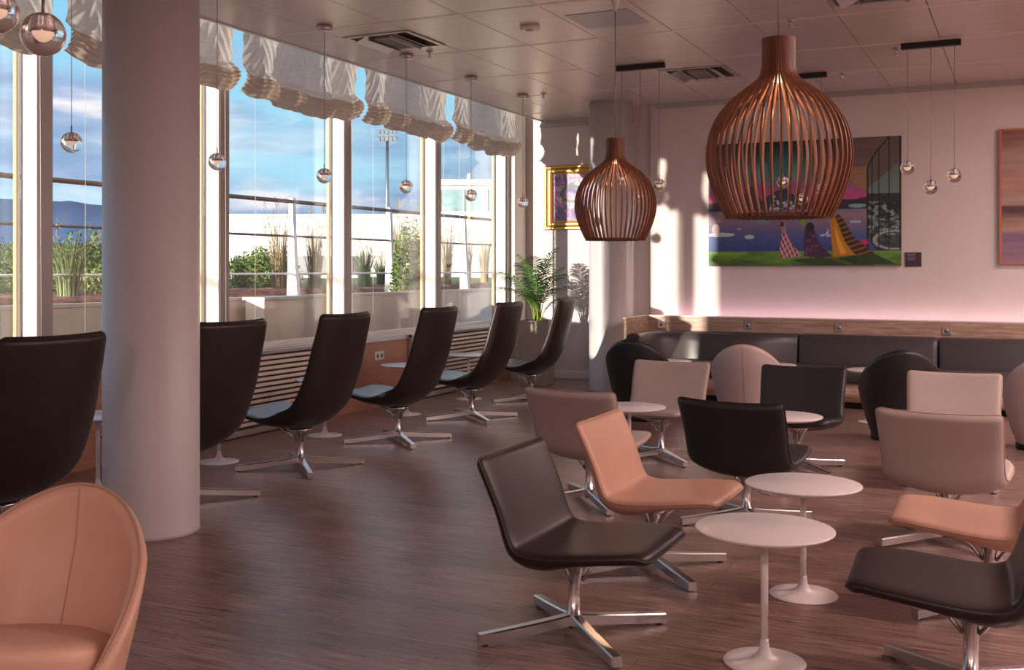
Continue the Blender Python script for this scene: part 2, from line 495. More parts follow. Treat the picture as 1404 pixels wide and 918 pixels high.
# sky portal at the window band
pl = bpy.data.lights.new('sky_portal', 'AREA'); pl.shape = 'RECTANGLE'; pl.size = 11.0; pl.size_y = 3.2
try: pl.cycles.is_portal = True
except Exception: pass
po = bpy.data.objects.new('sky_portal', pl); COL.objects.link(po); po.location = (-6.25, 7.0, 2.3)
po.rotation_euler = Vector((1, 0, 0)).to_track_quat('-Z', 'Z').to_euler()

# radiator grilles below the sill
def radiator(a, b, label):
    r = thing('radiator_grille', label, 'radiator', (-5.91, (a+b)/2, 0), group='slatted radiators under the windows')
    w_ = b-a
    f = MB().box((.035, -w_/2+.015, .36), (.05, .03, .68), .004).box((.035, w_/2-.015, .36), (.05, .03, .68), .004)
    f.box((.035, 0, .685), (.06, w_, .03), .004).box((.035, 0, .035), (.05, w_, .05), .004)
    f.build('frame', m_sillmat, r)
    s = MB()
    for k in range(13):
        z = .095+k*.045
        s.box((.042, 0, z), (.018, w_-.06, .030), .005, Matrix.Rotation(radians(-18), 4, 'Y'))
    s.build('louvre_slats', m_grille, r)
    MB().box((.004, 0, .36), (.006, w_-.05, .62)).build('back_plate', m_void, r)
radiator(1.7, 4.4, 'slatted metal radiator under the window, left of the big column')
radiator(5.9, 8.24, 'slatted metal radiator behind the second and third high-backed chairs')
radiator(9.86, 11.9, 'slatted metal radiator behind the two farthest high-backed chairs')

def outlet(name, loc, rz, label, n=1, group=None, sc=1.0, mt=m_plastic):
    """wall socket facing local -Y"""
    r = thing(name, label, 'socket', loc, rz, group)
    MB().box((0, -.006, 0), (.085*n*sc, .012, .085*sc), .003).build('cover_plate', mt, r)
    for k in range(n):
        x = (k-(n-1)/2)*.075
        mb = MB().lathe([(.0, -.004), (.019, -.004), (.021, 0), (.023, .002)], 20, (x, -.013, 0), M=Matrix.Rotation(radians(90), 4, 'X'))
        mb.build('socket_insert', m_framegrey, r)
        MB().box((x-.007, -.016, 0), (.004, .004, .004)).box((x+.007, -.016, 0), (.004, .004, .004)).build('pin_hole', m_dark, r)
    return r
outlet('wall_socket', (-5.91, 9.3, .52), radians(90), 'double white socket on the brown panel under the window', 2)
outlet('wall_socket', (-4.75, YN-.0, .36), 0, 'white double socket low on the wall right of the potted palm', 1)

# ================================================================== BENCH and ledge along the back wall
def sweep(path, prof, name, m, parent):
    """prof: list of (offset toward room, z); path: list of (x,y) with the room on its right side"""
    P = []
    n = len(path)
    for i in range(n):
        a = Vector(path[max(i-1, 0)]); b = Vector(path[min(i+1, n-1)])
        d = (b-a).normalized(); nx, ny = d.y, -d.x
        P.append([(path[i][0]+nx*o, path[i][1]+ny*o, z) for o, z in prof])
    mb = MB(); mb.grid(P, closed_u=True)
    k = len(prof)
    mb.add(P[0], [tuple(range(k))], False); mb.add(P[-1], [tuple(range(k))], False)
    return mb.build(name, m, parent, weld=1e-5)
def arc(cx, cy, r, a0, a1, n):
    return [(cx+r*cos(radians(a0+(a1-a0)*i/n)), cy+r*sin(radians(a0+(a1-a0)*i/n))) for i in range(n+1)]
bench = thing('bench_sofa', 'long charcoal leather bench sofa curving along the back wall', 'sofa', (0, 0, 0))
bx0, by = -3.84, 11.72
back_prof = [(.0, .36), (.0, .66), (.015, .695), (.05, .71), (.10, .70), (.135, .665), (.15, .60), (.17, .48), (.18, .40), (.18, .36)]
seat_prof = [(.0, .26), (.0, .40), (.2, .415), (.56, .42), (.60, .405), (.615, .37), (.61, .28), (.60, .26)]
R0 = .55
corner = arc(bx0+R0, by-R0, R0, 180, 90, 12)
segs = [(-3.28, -2.165), (-2.155, -.785), (-.775, .60), (.61, 1.98), (1.99, 3.4)]
def soft_end(path, prof, name, m):
    """back cushion: ends tucked in a little"""
    return sweep(path, prof, name, m, bench)
soft_end([(bx0, 10.95), (bx0, 11.05)] + corner + [(-3.2, by), (-2.9, by), (-2.165, by)], back_prof, 'back_cushion', m_sofa)
for a, b in segs[1:]:
    def pr(s): return [(o*s if o > .02 else o, .36+(z-.36)*(1 if s == 1 else .985)) for o, z in back_prof]
    P = []
    for x, s in ((a, .86), (a+.012, .96), (a+.05, 1), (b-.05, 1), (b-.012, .96), (b, .86)):
        P.append([(x, by-o, z) for o, z in pr(s)])
    mb = MB(); mb.grid(P, closed_u=True); mb.add(P[0], [tuple(range(10))], False); mb.add(P[-1], [tuple(range(10))], False)
    mb.build('back_cushion', m_sofa, bench, weld=1e-5)
sweep([(bx0, 10.95), (bx0, 11.1)] + corner + [(-3.0, by), (-1.0, by), (1.0, by), (3.4, by)], seat_prof, 'seat', m_sofa, bench)
base_prof = [(.05, .0), (.05, .26), (.50, .26), (.50, .0)]
sweep([(bx0, 11.0), (bx0, 11.1)] + corner + [(-3.0, by), (3.4, by)], [(.05, .07), (.05, .262), (.58, .262), (.58, .07)], 'base', m_oak, bench)
sweep([(bx0, 11.0), (bx0, 11.1)] + corner + [(-3.0, by), (3.4, by)], [(.05, .0), (.05, .07), (.50, .07), (.50, .0)], 'plinth', m_dark, bench)
# oak ledge
ledge = thing('wall_ledge', 'pale oak ledge panel with a lit cove running above the bench', 'ledge', (0, 0, 0))
lg = MB().box((-.22, 11.745, .75), (7.3, .03, .235), .003).box((-3.875, 11.38, .75), (.03, .76, .235), .003).box((-3.875, 11.38, .45), (.03, .76, .40))
lg.box((-.22, 11.745, .40), (7.3, .03, .45))
lg.build('oak_front', m_oak, ledge)
MB().box((-.22, 11.80, .862), (7.3, .14, .008)).box((-.22, 11.735, .868), (7.32, .012, .012)).box((-3.885, 11.38, .868), (.03, .76, .012)).build('top_edge', m_ledge_top, ledge)
MB().box((-.22, 11.90, .80), (7.2, .03, .012)).build('led_strip', m_cove, ledge)
cv = bpy.data.lights.new('cove_light', 'AREA'); cv.shape = 'RECTANGLE'; cv.size = 7.1; cv.size_y = .05; cv.energy = COVE_W; cv.color = (1, .66, .74)
co = bpy.data.objects.new('cove_light', cv); COL.objects.link(co); co.parent = ledge; co.location = (-.2, 11.90, .83)
co.rotation_euler = Vector((0, .25, 1)).to_track_quat('-Z', 'Y').to_euler()
outlet('wall_socket', (-3.70, 11.73, .775), 0, 'sunlit white socket at the left end of the oak ledge', 1)
outlet('wall_socket', (-2.72, 11.73, .785), 0, 'metal socket on the oak ledge under the left half of the seascape painting', 1, mt=m_steel)
outlet('wall_socket', (-1.76, 11.73, .78), 0, 'metal socket on the oak ledge under the right half of the seascape painting', 1, mt=m_steel)
outlet('wall_socket', (-.71, 11.73, .775), 0, 'metal socket on the oak ledge nearest the right edge of the photo', 1, mt=m_steel)

# ================================================================== PAINTINGS
def vnoise(U, V, su, sv, seed=0, octv=3):
    rng = np.random.RandomState(seed); out = np.zeros_like(U); amp = 1; tot = 0
    for o in range(octv):
        g = rng.rand(256, 256)
        x = U*su*2**o + 17.3*o; y = V*sv*2**o + 5.1*o
        xi = np.floor(x).astype(int); yi = np.floor(y).astype(int); xf = x-xi; yf = y-yi
        xf = xf*xf*(3-2*xf); yf = yf*yf*(3-2*yf)
        a = g[xi % 256, yi % 256]; b = g[(xi+1) % 256, yi % 256]; c = g[xi % 256, (yi+1) % 256]; d = g[(xi+1) % 256, (yi+1) % 256]
        out += amp*((a*(1-xf)+b*xf)*(1-yf)+(c*(1-xf)+d*xf)*yf); tot += amp; amp *= .5
    return out/tot
def s2l(c):
    c = np.clip(c, 0, 1); return np.where(c < .04045, c/12.92, ((c+.055)/1.055)**2.4)
def canvas(name, x0, x1, z0, z1, y, th, nu, nv, fn, parent=None, rough=.55):
    """a stretched canvas: painted front face and plain sides, the picture stored as vertex colour"""
    us = np.linspace(0, 1, nu); vs_ = np.linspace(0, 1, nv)
    U, V = np.meshgrid(us, vs_)
    C = s2l(np.clip(fn(U, V), 0, 1)**.78*1.06)
    mb = MB()
    P = [[(x0+(x1-x0)*u, y, z1+(z0-z1)*v) for u in us] for v in vs_]
    mb.grid(P, smooth=False)
    n0 = len(mb.v)
    b = [(x0, z1), (x1, z1), (x1, z0), (x0, z0)]
    mb.cur = 1
    for i in range(4):
        p, q = b[i], b[(i+1) % 4]
        mb.quad((p[0], y, p[1]), (q[0], y, q[1]), (q[0], y+th, q[1]), (p[0], y+th, p[1]))
    mb.quad(*[(p[0], y+th, p[1]) for p in b])
    o = mb.build(name, [vcol_mat(name+'_paint', rough), mat('canvas_side', (.25, .18, .15), .8)], parent, fixn=False)
    ca = o.data.color_attributes.new('paint', 'FLOAT_COLOR', 'POINT')
    A = np.ones((len(o.data.vertices), 4), np.float32); A[:n0, :3] = C.reshape(-1, 3)
    ca.data.foreach_set('color', A.ravel())
    return o
def tri(U, V, pts):
    """point in polygon mask"""
    m = np.zeros(U.shape, bool); n = len(pts); j = n-1
    for i in range(n):
        xi, yi = pts[i]; xj, yj = pts[j]
        c = ((yi > V) != (yj > V)) & (U < (xj-xi)*(V-yi)/(yj-yi+1e-12)+xi)
        m ^= c; j = i
    return m
def seascape(U, V):
    A = np.array
    n1 = vnoise(U, V, 40, 4, 1); n2 = vnoise(U, V, 12, 30, 2); n3 = vnoise(U, V, 50, 50, 3)
    stops = [0, .08, .2, .3, .36, .44, .52, .55, .60, .68, .76, .88]
    cols = A([(.05, .07, .08), (.07, .16, .16), (.16, .36, .36), (.26, .42, .42), (.45, .28, .42), (.66, .22, .45), (.55, .25, .42), (.34, .38, .50), (.48, .38, .42), (.36, .32, .46), (.22, .27, .50), (.14, .20, .42)])
    Vn = V + (n1-.5)*.10*(V < .5) + (n2-.5)*.03
    C = np.stack([np.interp(Vn, stops, cols[:, k]) for k in range(3)], -1)
    C = C*(1+(n1-.5)[..., None]*.9*(V < .34)[..., None]) + ((n3-.5)*.04)[..., None]
    def put(mask, col, a=1.0):
        m = mask.astype(float)[..., None]*a; C[:] = C*(1-m)+A(col)*m
    ell = lambda cu, cv, ru, rv: ((U-cu)/ru)**2+((V-cv)/rv)**2 < 1
    # mountains
    put((V > .50-.035*vnoise(U, V*0, 9, 1, 5)) & (V < .555) & (U < .84), (.16, .13, .17))
    put(tri(U, V, [(.11, .55), (.17, .46), (.215, .38), (.235, .35), (.26, .36), (.27, .42), (.30, .50), (.32, .55)]), (.20, .16, .20))
    put(tri(U, V, [(.26, .55), (.30, .46), (.36, .40), (.42, .38), (.47, .44), (.52, .52), (.54, .55)]), (.17, .18, .24))
    put(tri(U, V, [(.33, .55), (.36, .43), (.39, .50), (.43, .46), (.50, .55)]) & (n3 > .45), (.55, .66, .72))
    put(tri(U, V, [(.66, .545), (.74, .50), (.80, .47), (.845, .46), (.845, .545)]), (.13, .12, .12))
    # icebergs
    for cu, cv, ru, rv, c in [(.07, .745, .075, .018, (.72, .80, .82)), (.04, .70, .022, .045, (.75, .66, .62)), (.225, .765, .027, .017, (.66, .76, .82)), (.295, .645, .038, .018, (.30, .50, .52)), (.29, .627, .016, .010, (.5, .66, .64)), (.625, .76, .030, .013, (.56, .66, .76)), (.635, .73, .008, .022, (.66, .72, .8)), (.785, .53, .045, .016, (.42, .62, .64)), (.775, .655, .030, .012, (.55, .66, .72)), (.06, .63, .012, .012, (.66, .45, .45)), (.17, .70, .012, .005, (.6, .7, .8))]:
        put(ell(cu, cv, ru, rv) & (n3 > .28), c, .9)
    # grass
    g = V > .883
    gc = np.stack([.27+.2*(n2-.5)-.9*(V-.93), .42+.4*(n2-.5)-1.8*(V-.94), .13+.1*(n3-.5)], -1)
    C[g] = np.clip(gc, .06, .6)[g]
    put(tri(U, V, [(.44, .955), (.60, .93), (.74, .99), (.56, .99)]), (.10, .16, .08), .8)
    put(tri(U, V, [(.68, .94), (.86, .90), (.98, .99), (.78, .995)]), (.09, .14, .07), .85)
    # overhanging dark canopy
    can = (U > .70) & (V < .41) & (((U-.86)/.17)**2+((V-.06)/.355)**2 < 1) | ((U > .715) & (V < .12) & (U > .70))
    cc = np.stack([.23+.16*vnoise(U, V, 3, 26, 9)+.15*(V > .22), .19+.12*vnoise(U, V, 3, 26, 9)+.1*(V > .22), .18+.10*vnoise(U, V, 20, 3, 8)], -1)
    C[can] = cc[can]
    # curved glazed building at the right
    edge = .835+.10*np.clip(1-(V-.02)/.24, 0, 1)**1.6
    bl = (U > edge) & (V < .88-.10*np.clip((.90-U)/.06, 0, 1)**2)
    top = V < .34-.95*(U-.835)+.02
    bc = np.stack([np.interp(V, [0, .3, .45, .6, .9], [.25, .32, .36, .26, .16])]*3, -1)*A([.9, 1.15, 1.15])
    C[bl] = bc[bl]
    put(bl & (V < .40-1.3*(U-.835)), (.28, .25, .23))
    put(bl & (V > .44) & (V < .56+.1*n1), (.12, .13, .14))
    put(bl & (n3 > .58) & (V > .5) & (V < .76), (.46, .56, .56), .8)
    put(bl & (n3 < .42) & (V > .45), (.08, .09, .10), .7)
    put(bl & (np.abs(((U-.97)/.10)**2+((V-.80)/.07)**2-1) < .22), (.55, .60, .60), .8)
    for lu in (.858, .892, .942, .995): put(bl & (np.abs(U-lu) < .0028), (.04, .05, .05))
    put((np.abs(U-edge) < .004) & (V < .86), (.05, .06, .06))
    # three standing dresses
    put(tri(U, V, [(.393, .66), (.405, .64), (.415, .66), (.425, .75), (.46, .84), (.505, .92), (.44, .935), (.395, .945), (.388, .86), (.40, .78)]), (.52, .40, .46))
    st = tri(U, V, [(.40, .72), (.42, .74), (.46, .84), (.50, .92), (.395, .945), (.388, .86)])
    put(st & (np.sin((U*1.4+V)*120) > .1), (.55, .10, .17)); put(st & (np.sin((U-V*.3)*300) > .75), (.8, .74, .74))
    put(ell(.40, .665, .010, .022), (.22, .12, .12))
    put(tri(U, V, [(.52, .70), (.545, .67), (.57, .72), (.585, .80), (.62, .87), (.66, .925), (.60, .935), (.515, .925), (.512, .82)]), (.20, .11, .22))
    put(tri(U, V, [(.53, .75), (.57, .75), (.60, .86), (.56, .91), (.52, .91)]) & (n3 > .55), (.36, .20, .36))
    put(ell(.545, .69, .022, .035), (.14, .09, .13)); put(ell(.51, .64, .016, .040), (.35, .55, .20))
    put(tri(U, V, [(.635, .56), (.66, .56), (.672, .66), (.655, .66)]), (.22, .42, .20))
    put(tri(U, V, [(.648, .64), (.672, .61), (.695, .70), (.72, .80), (.76, .88), (.775, .91), (.70, .925), (.665, .93), (.655, .80)]), (.66, .40, .08))
    put(tri(U, V, [(.67, .68), (.70, .80), (.73, .90), (.70, .91), (.68, .80)]), (.86, .60, .18), .8)
    fr = tri(U, V, [(.672, .61), (.69, .59), (.71, .62), (.74, .70), (.77, .78), (.82, .84), (.87, .90), (.80, .925), (.765, .90), (.72, .80), (.695, .70)])
    put(fr, (.16, .10, .08)); put(fr & (np.sin((V*1.0+U*.5)*150) > .55), (.42, .28, .12))
    put(ell(.822, .815, .016, .022), (.72, .08, .30))
    return C
pt = canvas('seascape_painting', -3.22, -1.166, 1.430, 2.792, YB-.05, .04, 420, 280, seascape)
tag(pt, 'large unframed seascape painting with dark robed figures under an aurora', 'painting')
def sunset(U, V):
    n1 = vnoise(U, V, 6, 40, 21); n2 = vnoise(U, V, 20, 20, 22)
    st = [0, .06, .2, .4, .56, .58, .62, .66, .74, .78, 1]
    c = np.array([(.36, .17, .15), (.45, .27, .24), (.54, .42, .38), (.56, .38, .34), (.54, .44, .40), (.24, .14, .15), (.22, .13, .15), (.46, .34, .30), (.60, .46, .40), (.40, .30, .40), (.46, .33, .42)])
    C = np.stack([np.interp(V+(n1-.5)*.035, st, c[:, k]) for k in range(3)], -1)
    C *= (.85+.3*n1)[..., None]
    e = ((U < .012) | (V > .985) | (V < .012)).astype(float)[..., None]
    return C*(1-e)+np.array([.62, .32, .22])*e
tag(canvas('sunset_painting', -.233, 1.75, 1.444, 2.805, YB-.05, .04, 200, 180, sunset), 'rust and mauve sunset sea painting cut off by the right edge', 'painting')
# small info sign
sg = thing('painting_label', 'small dark caption plate right of the seascape painting', 'sign', (-1.05, YB-.0, 1.495))
MB().box((0, -.008, 0), (.16, .014, .15), .002).build('plate', mat('dark_plate', (.05, .035, .05), .4), sg)
tl = MB()
for k in range(4): tl.box((-.02+.0*k, -.0158, .055-.018*k), (.09-.02*(k % 2), .001, .005))
tl.build('caption_lines', mat('caption_grey', (.40, .34, .36), .5), sg)
# gilt frame in the niche
gf = thing('framed_picture', 'gilt framed abstract picture on the niche wall above the palm', 'picture', (0, 0, 0))
gx0, gx1, gz0, gz1, gy = -5.58, -4.62, 1.895, 2.715, YN
def frame_ring(x0, x1, z0, z1, ya, yb, x0i, x1i, z0i, z1i):
    o = [(x0, z0), (x1, z0), (x1, z1), (x0, z1)]; i_ = [(x0i, z0i), (x1i, z0i), (x1i, z1i), (x0i, z1i)]
    vs = [(x, ya, z) for x, z in o]+[(x, yb, z) for x, z in i_]
    return vs, [(k, (k+1) % 4, 4+(k+1) % 4, 4+k) for k in range(4)]
prof = [(0, 0), (0, -.035), (.012, -.045), (.03, -.045), (.045, -.028), (.065, -.036), (.08, -.036), (.09, -.022), (.115, -.012)]
mb = MB()
for i in range(len(prof)-1):
    (a, ya), (b, yb) = prof[i], prof[i+1]
    v, f = frame_ring(gx0+a, gx1-a, gz0+a, gz1-a, gy+ya, gy+yb, gx0+b, gx1-b, gz0+b, gz1-b)
    mb.cur = 1 if i in (3, 6) else 0
    mb.add(v, f, False)
mb.build('gilt_frame', [m_gold, m_gold2], gf, fixn=False)
def abstract(U, V):
    wx = vnoise(U, V, 5, 5, 31, 3); wy = vnoise(U, V, 5, 5, 32, 3)
    n = vnoise(U+.35*wx, V+.35*wy, 9, 7, 33, 3)
    st = [.2, .36, .44, .5, .56, .64, .8]
    c = np.array([(.28, .28, .46), (.46, .36, .58), (.66, .44, .60), (.82, .68, .76), (.50, .44, .64), (.72, .34, .46), (.92, .84, .84)])
    C = np.stack([np.interp(n, st, c[:, k]) for k in range(3)], -1)
    g = (((U-.36)/.22)**2+((V-.42)/.2)**2); m = ((g < 1) & (g > .45))[..., None]*.8
    C = C*(1-m)+np.array([.28, .38, .26])*m
    b = (V > .72)[..., None]*.4; return C*(1-b)+np.array([.2, .2, .38])*b
canvas('picture', gx0+.112, gx1-.112, gz0+.112, gz1-.112, gy-.013, .008, 150, 130, abstract, gf)

# ================================================================== CEILING FITTINGS
def vent(x, y, label):
    r = thing('ceiling_vent', label, 'vent', (x, y, CZ-.0), group='square air vents in the ceiling')
    f = MB()
    for (cx, cy, dx, dy) in ((0, -.29, .62, .04), (0, .29, .62, .04), (-.29, 0, .04, .54), (.29, 0, .04, .54)):
        f.box((cx, cy, -.006), (dx, dy, .012), .002)
    f.build('frame', m_steel, r)
    MB().box((0, 0, -.001), (.56, .56, .002)).build('dark_void', m_void, r)
    s = MB()
    for sx in (-1, 1):
        s.box((sx*.17, 0, -.018), (.13, .50, .006), .001, Matrix.Rotation(radians(sx*22), 4, 'Y'))
        s.box((sx*.10, 0, -.022), (.01, .50, .03))
    for k in range(9): s.box((0, -.20+k*.05, -.018), (.14, .012, .02))
    s.build('vent_blades', m_steel, r)
    return r
vent(-4.745, 7.72, 'square air vent in the ceiling between the window pendants')
vent(-2.84, 10.24, 'square air vent in the ceiling right of the small ribbed lamp cord')
vent(-.95, 7.74, 'square air vent cut by the top edge right of the big lamp')
pp = thing('ceiling_diffuser', 'plain grey square diffuser plate in the ceiling behind the small lamp cord', 'vent', (-2.87, 7.74, CZ))
MB().box((0, 0, -.002), (.50, .50, .005), .001).build('plate', m_framegrey, pp)
sp = thing('smoke_detector', 'round white disc detector on the ceiling left of the grey diffuser', 'detector', (-3.51, 7.72, CZ))
MB().lathe([(.0, -.03), (.06, -.03), (.078, -.024), (.082, -.012), (.07, -.006), (.07, 0)], 32).build('body', m_plastic, sp)
MB().lathe([(.0, -.036), (.03, -.036), (.034, -.03)], 24).build('sensor_cap', m_framegrey, sp)
def sprinkler(x, y, label, first=[None]):
    if first[0] is None:
        r = thing('sprinkler', label, 'sprinkler', (x, y, CZ), group='ceiling sprinklers')
        MB().lathe([(.0, -.01), (.03, -.01), (.034, 0)], 20).build('escutcheon', m_steel, r)
        MB().lathe([(.008, -.045), (.010, -.03), (.012, -.01)], 12).lathe([(.0, -.062), (.022, -.060), (.022, -.057), (.0, -.056)], 16).tube([(-.012, 0, -.058), (-.014, 0, -.045), (-.006, 0, -.03)], .003, 6).tube([(.012, 0, -.058), (.014, 0, -.045), (.006, 0, -.03)], .003, 6).build('nozzle', m_chrome, r)
        first[0] = r; return r
    return clone(first[0], (x, y, CZ), 0, label)
def unproj_ceiling(px, py):
    Z = F_PX*(CZ-EYE)/(368-py); xr = (px-702)/F_PX*Z
    return (-sin(YAW)*Z+cos(YAW)*xr, cos(YAW)*Z+sin(YAW)*xr)
for px_, py_, lb in ((589, 70, 'sprinkler beside the second window pendant'), (745, 128, 'sprinkler on the ceiling near the farthest window pendant'), (1084, 27, 'sprinkler above the neck of the big ribbed lamp'), (1155, 100, 'sprinkler right of the black bar behind the big lamp'), (1229, 66, 'sprinkler at the left end of the right-hand black bar')):
    sprinkler(*unproj_ceiling(px_, py_), lb)

# fill panels added at the ceiling, out of view, to brighten the room
FILL_PANELS = [(1.6, 10.0), (4.1, 10.0), (1.6, 7.5), (4.1, 7.5), (1.6, 5.0), (4.1, 5.0), (4.6, 2.2), (1.0, -1.5), (-2.2, -3.2), (3.4, -3.2)]
pf = None
for i, (x, y) in enumerate(FILL_PANELS):
    lb = 'square ceiling light panel outside the photo'
    if pf is None:
        pf = thing('ceiling_light', lb, 'light', (x, y, CZ), group='ceiling light panels')
        MB().box((0, -.29, -.006), (.6, .03, .012), .002).box((0, .29, -.006), (.6, .03, .012), .002).box((-.29, 0, -.006), (.03, .55, .012), .002).box((.29, 0, -.006), (.03, .55, .012), .002).build('frame', m_white, pf)
        MB().box((0, 0, -.003), (.55, .55, .004)).build('diffuser', m_fill, pf)
        ld = bpy.data.lights.new('panel_light', 'AREA'); ld.shape = 'SQUARE'; ld.size = .52; ld.energy = FILL_W; ld.color = FILL_COL
        lo = bpy.data.objects.new('panel_light', ld); COL.objects.link(lo); lo.parent = pf; lo.location = (0, 0, -.02)
    else: clone(pf, (x, y, CZ), 0)

# ================================================================== CHAIRS
def shell_mesh(prof, tf, tb, curv, rc, n=60, cols=21, bell=None, belly=None):
    """upholstered bent shell. prof: (x, z, halfwidth) from the seat's front edge to the top of the back"""
    raw = spl(prof, 200)
    d = [0]
    for i in range(1, 200): d.append(d[-1]+math.hypot(raw[i][0]-raw[i-1][0], raw[i][1]-raw[i-1][1]))
    L = d[-1]
    ss = []
    for i in range(n):
        t = i/(n-1); ss.append(L*(t - .6*sin(2*pi*t)/(2*pi)))
    F, B, edge = [], [], []
    for s in ss:
        k = min(198, max(0, np.searchsorted(d, s)-1)); a = (s-d[k])/(d[k+1]-d[k]+1e-9)
        p = raw[k]*(1-a)+raw[k+1]*a
        T = raw[min(199, k+2)]-raw[max(0, k-1)]; T = T[:2]/np.linalg.norm(T[:2])
        Nx, Nz = T[1], -T[0]
        t01 = s/L
        dd = min(s, L-s)
        r = rc
        hw = p[2] - (r*(1-sqrt(max(0, 1-(1-min(dd, r)/r)**2))) if dd < r else 0)
        re = .032
        en = sqrt(max(0, 1-(1-min(dd, re)/re)**2)) if dd < re else 1
        cv = curv(t01); bl = bell(t01) if bell else 1
        fr, bk = [], []
        for j in range(cols):
            u = -cos(pi*j/(cols-1))
            u = .8*u+.2*(-1+2*j/(cols-1))
            e = sqrt(max(0, 1-abs(u)**11))*en
            x = p[0]+Nx*cv*abs(u)**2.2; z = p[1]+Nz*cv*abs(u)**2.2; y = u*hw
            bb = tb*bl*e + (belly(t01)*en*(1-u*u)**.8 if belly else 0)
            fr.append((x+Nx*tf*e, y, z+Nz*tf*e)); bk.append((x-Nx*bb, y, z-Nz*bb))
        F.append(fr); B.append(bk); edge.append(((fr[0][0]), fr[0][1], fr[0][2], fr[-1][1]))
    mb = MB(); mb.cur = 1; mb.grid(F); mb.cur = 0; mb.grid(B, flip=True)
    loop = [(e[0], e[1], e[2]) for e in edge] + [F[-1][j] for j in range(1, cols-1)] + [(e[0], e[3], e[2]) for e in reversed(edge)] + [F[0][j] for j in range(cols-2, 0, -1)]
    return mb, loop

def star_base(r, L, ztop, rstem=.024, rot=45):
    st = MB().lathe([(.0, ztop+.03), (.085, ztop+.028), (.088, ztop+.018), (.05, ztop-.01), (.032, ztop-.045), (rstem, ztop-.09), (rstem, .085), (rstem+.006, .082), (rstem+.006, .03), (.0, .03)][::-1], 28)
    st.build('stem', m_chrome, r)
    sp_ = MB()
    for a in (30, 150, 270):
        A = radians(a)
        sp_.tube([(.03*cos(A), .03*sin(A), ztop-.07), (.08*cos(A), .08*sin(A), ztop-.01), (.15*cos(A), .15*sin(A), ztop+.035)], [.008, .008, .009], 8)
    sp_.build('seat_spider', m_chrome, r)
    for k in range(4):
        A = radians(rot+90*k); M = Matrix.Rotation(A, 4, 'Z')
        a0, a1 = .018, L
        w0, w1 = .021, .020
        zt0, zt1, zb0, zb1 = .082, .044, .040, .006
        n = 6; P = []
        for i in range(n+1):
            t = i/n; x = a0+(a1-a0)*t; w_ = w0+(w1-w0)*t; zt = zt0+(zt1-zt0)*t**.8; zb = zb0+(zb1-zb0)*t**.9
            c = .005
            P.append([M @ Vector(q) for q in ((x, -w_, zb), (x, -w_, zt-c), (x, -w_+c, zt), (x, w_-c, zt), (x, w_, zt-c), (x, w_, zb))])
        mb = MB(); mb.grid(P, closed_u=True, smooth=False); mb.add(P[-1], [(0, 1, 2, 3, 4, 5)], False); mb.add(P[0], [(0, 1, 2, 3, 4, 5)], False)
        lg_ = mb.build('leg', m_chrome, r, weld=1e-5)
        fm = MB().lathe([(.012, 0), (.013, .006), (.010, .010)], 14, tuple(M @ Vector((a1-.025, 0, 0))))
        fm.build('foot_glide', m_black, lg_)

def low_chair(label, m, seam, loc, rz, group):
    r = thing('swivel_chair', label, 'chair', loc, rz, group)
    prof = [(.375, .366, .235), (.33, .378, .258), (.24, .374, .286), (.12, .362, .300), (.0, .350, .300), (-.085, .343, .298), (-.132, .358, .294), (-.158, .40, .290), (-.188, .47, .290), (-.235, .58, .295), (-.285, .69, .298)]
    mb, loop = shell_mesh(prof, .020, .030, lambda t: .004+.020*sstep(.5, .8, t)+.012*math.exp(-((t-.55)/.08)**2), .026, belly=lambda t: .052*math.exp(-((t-.50)/.17)**2))
    s = mb.build('upholstered_shell', [m, m], r, weld=2e-4)
    MB().tube(loop, .0032, 6, closed=True).build('edge_piping', seam, s)
    star_base(r, .385, .275)
    return r
def high_chair(label, loc, rz, group):
    r = thing('high_back_chair', label, 'chair', loc, rz, group)
    prof = [(.42, .368, .245), (.38, .388, .265), (.26, .378, .300), (.12, .352, .322), (.0, .338, .33), (-.10, .355, .33), (-.195, .42, .33), (-.265, .53, .325), (-.335, .70, .318), (-.385, .90, .308), (-.415, 1.09, .298)]
    mb, loop = shell_mesh(prof, .022, .032, lambda t: .015+.04*sstep(.3, .6, t)-.02*sstep(.8, 1, t)+.06*math.exp(-((t-.37)/.11)**2), .03, n=64, bell=lambda t: 1+.7*math.exp(-((t-.36)/.16)**2))
    s = mb.build('upholstered_shell', [m_blk_leather, m_in_leather], r, weld=2e-4)
    MB().tube(loop, .0032, 6, closed=True).build('edge_piping', m_piping, s)
    star_base(r, .45, .255)
    return r
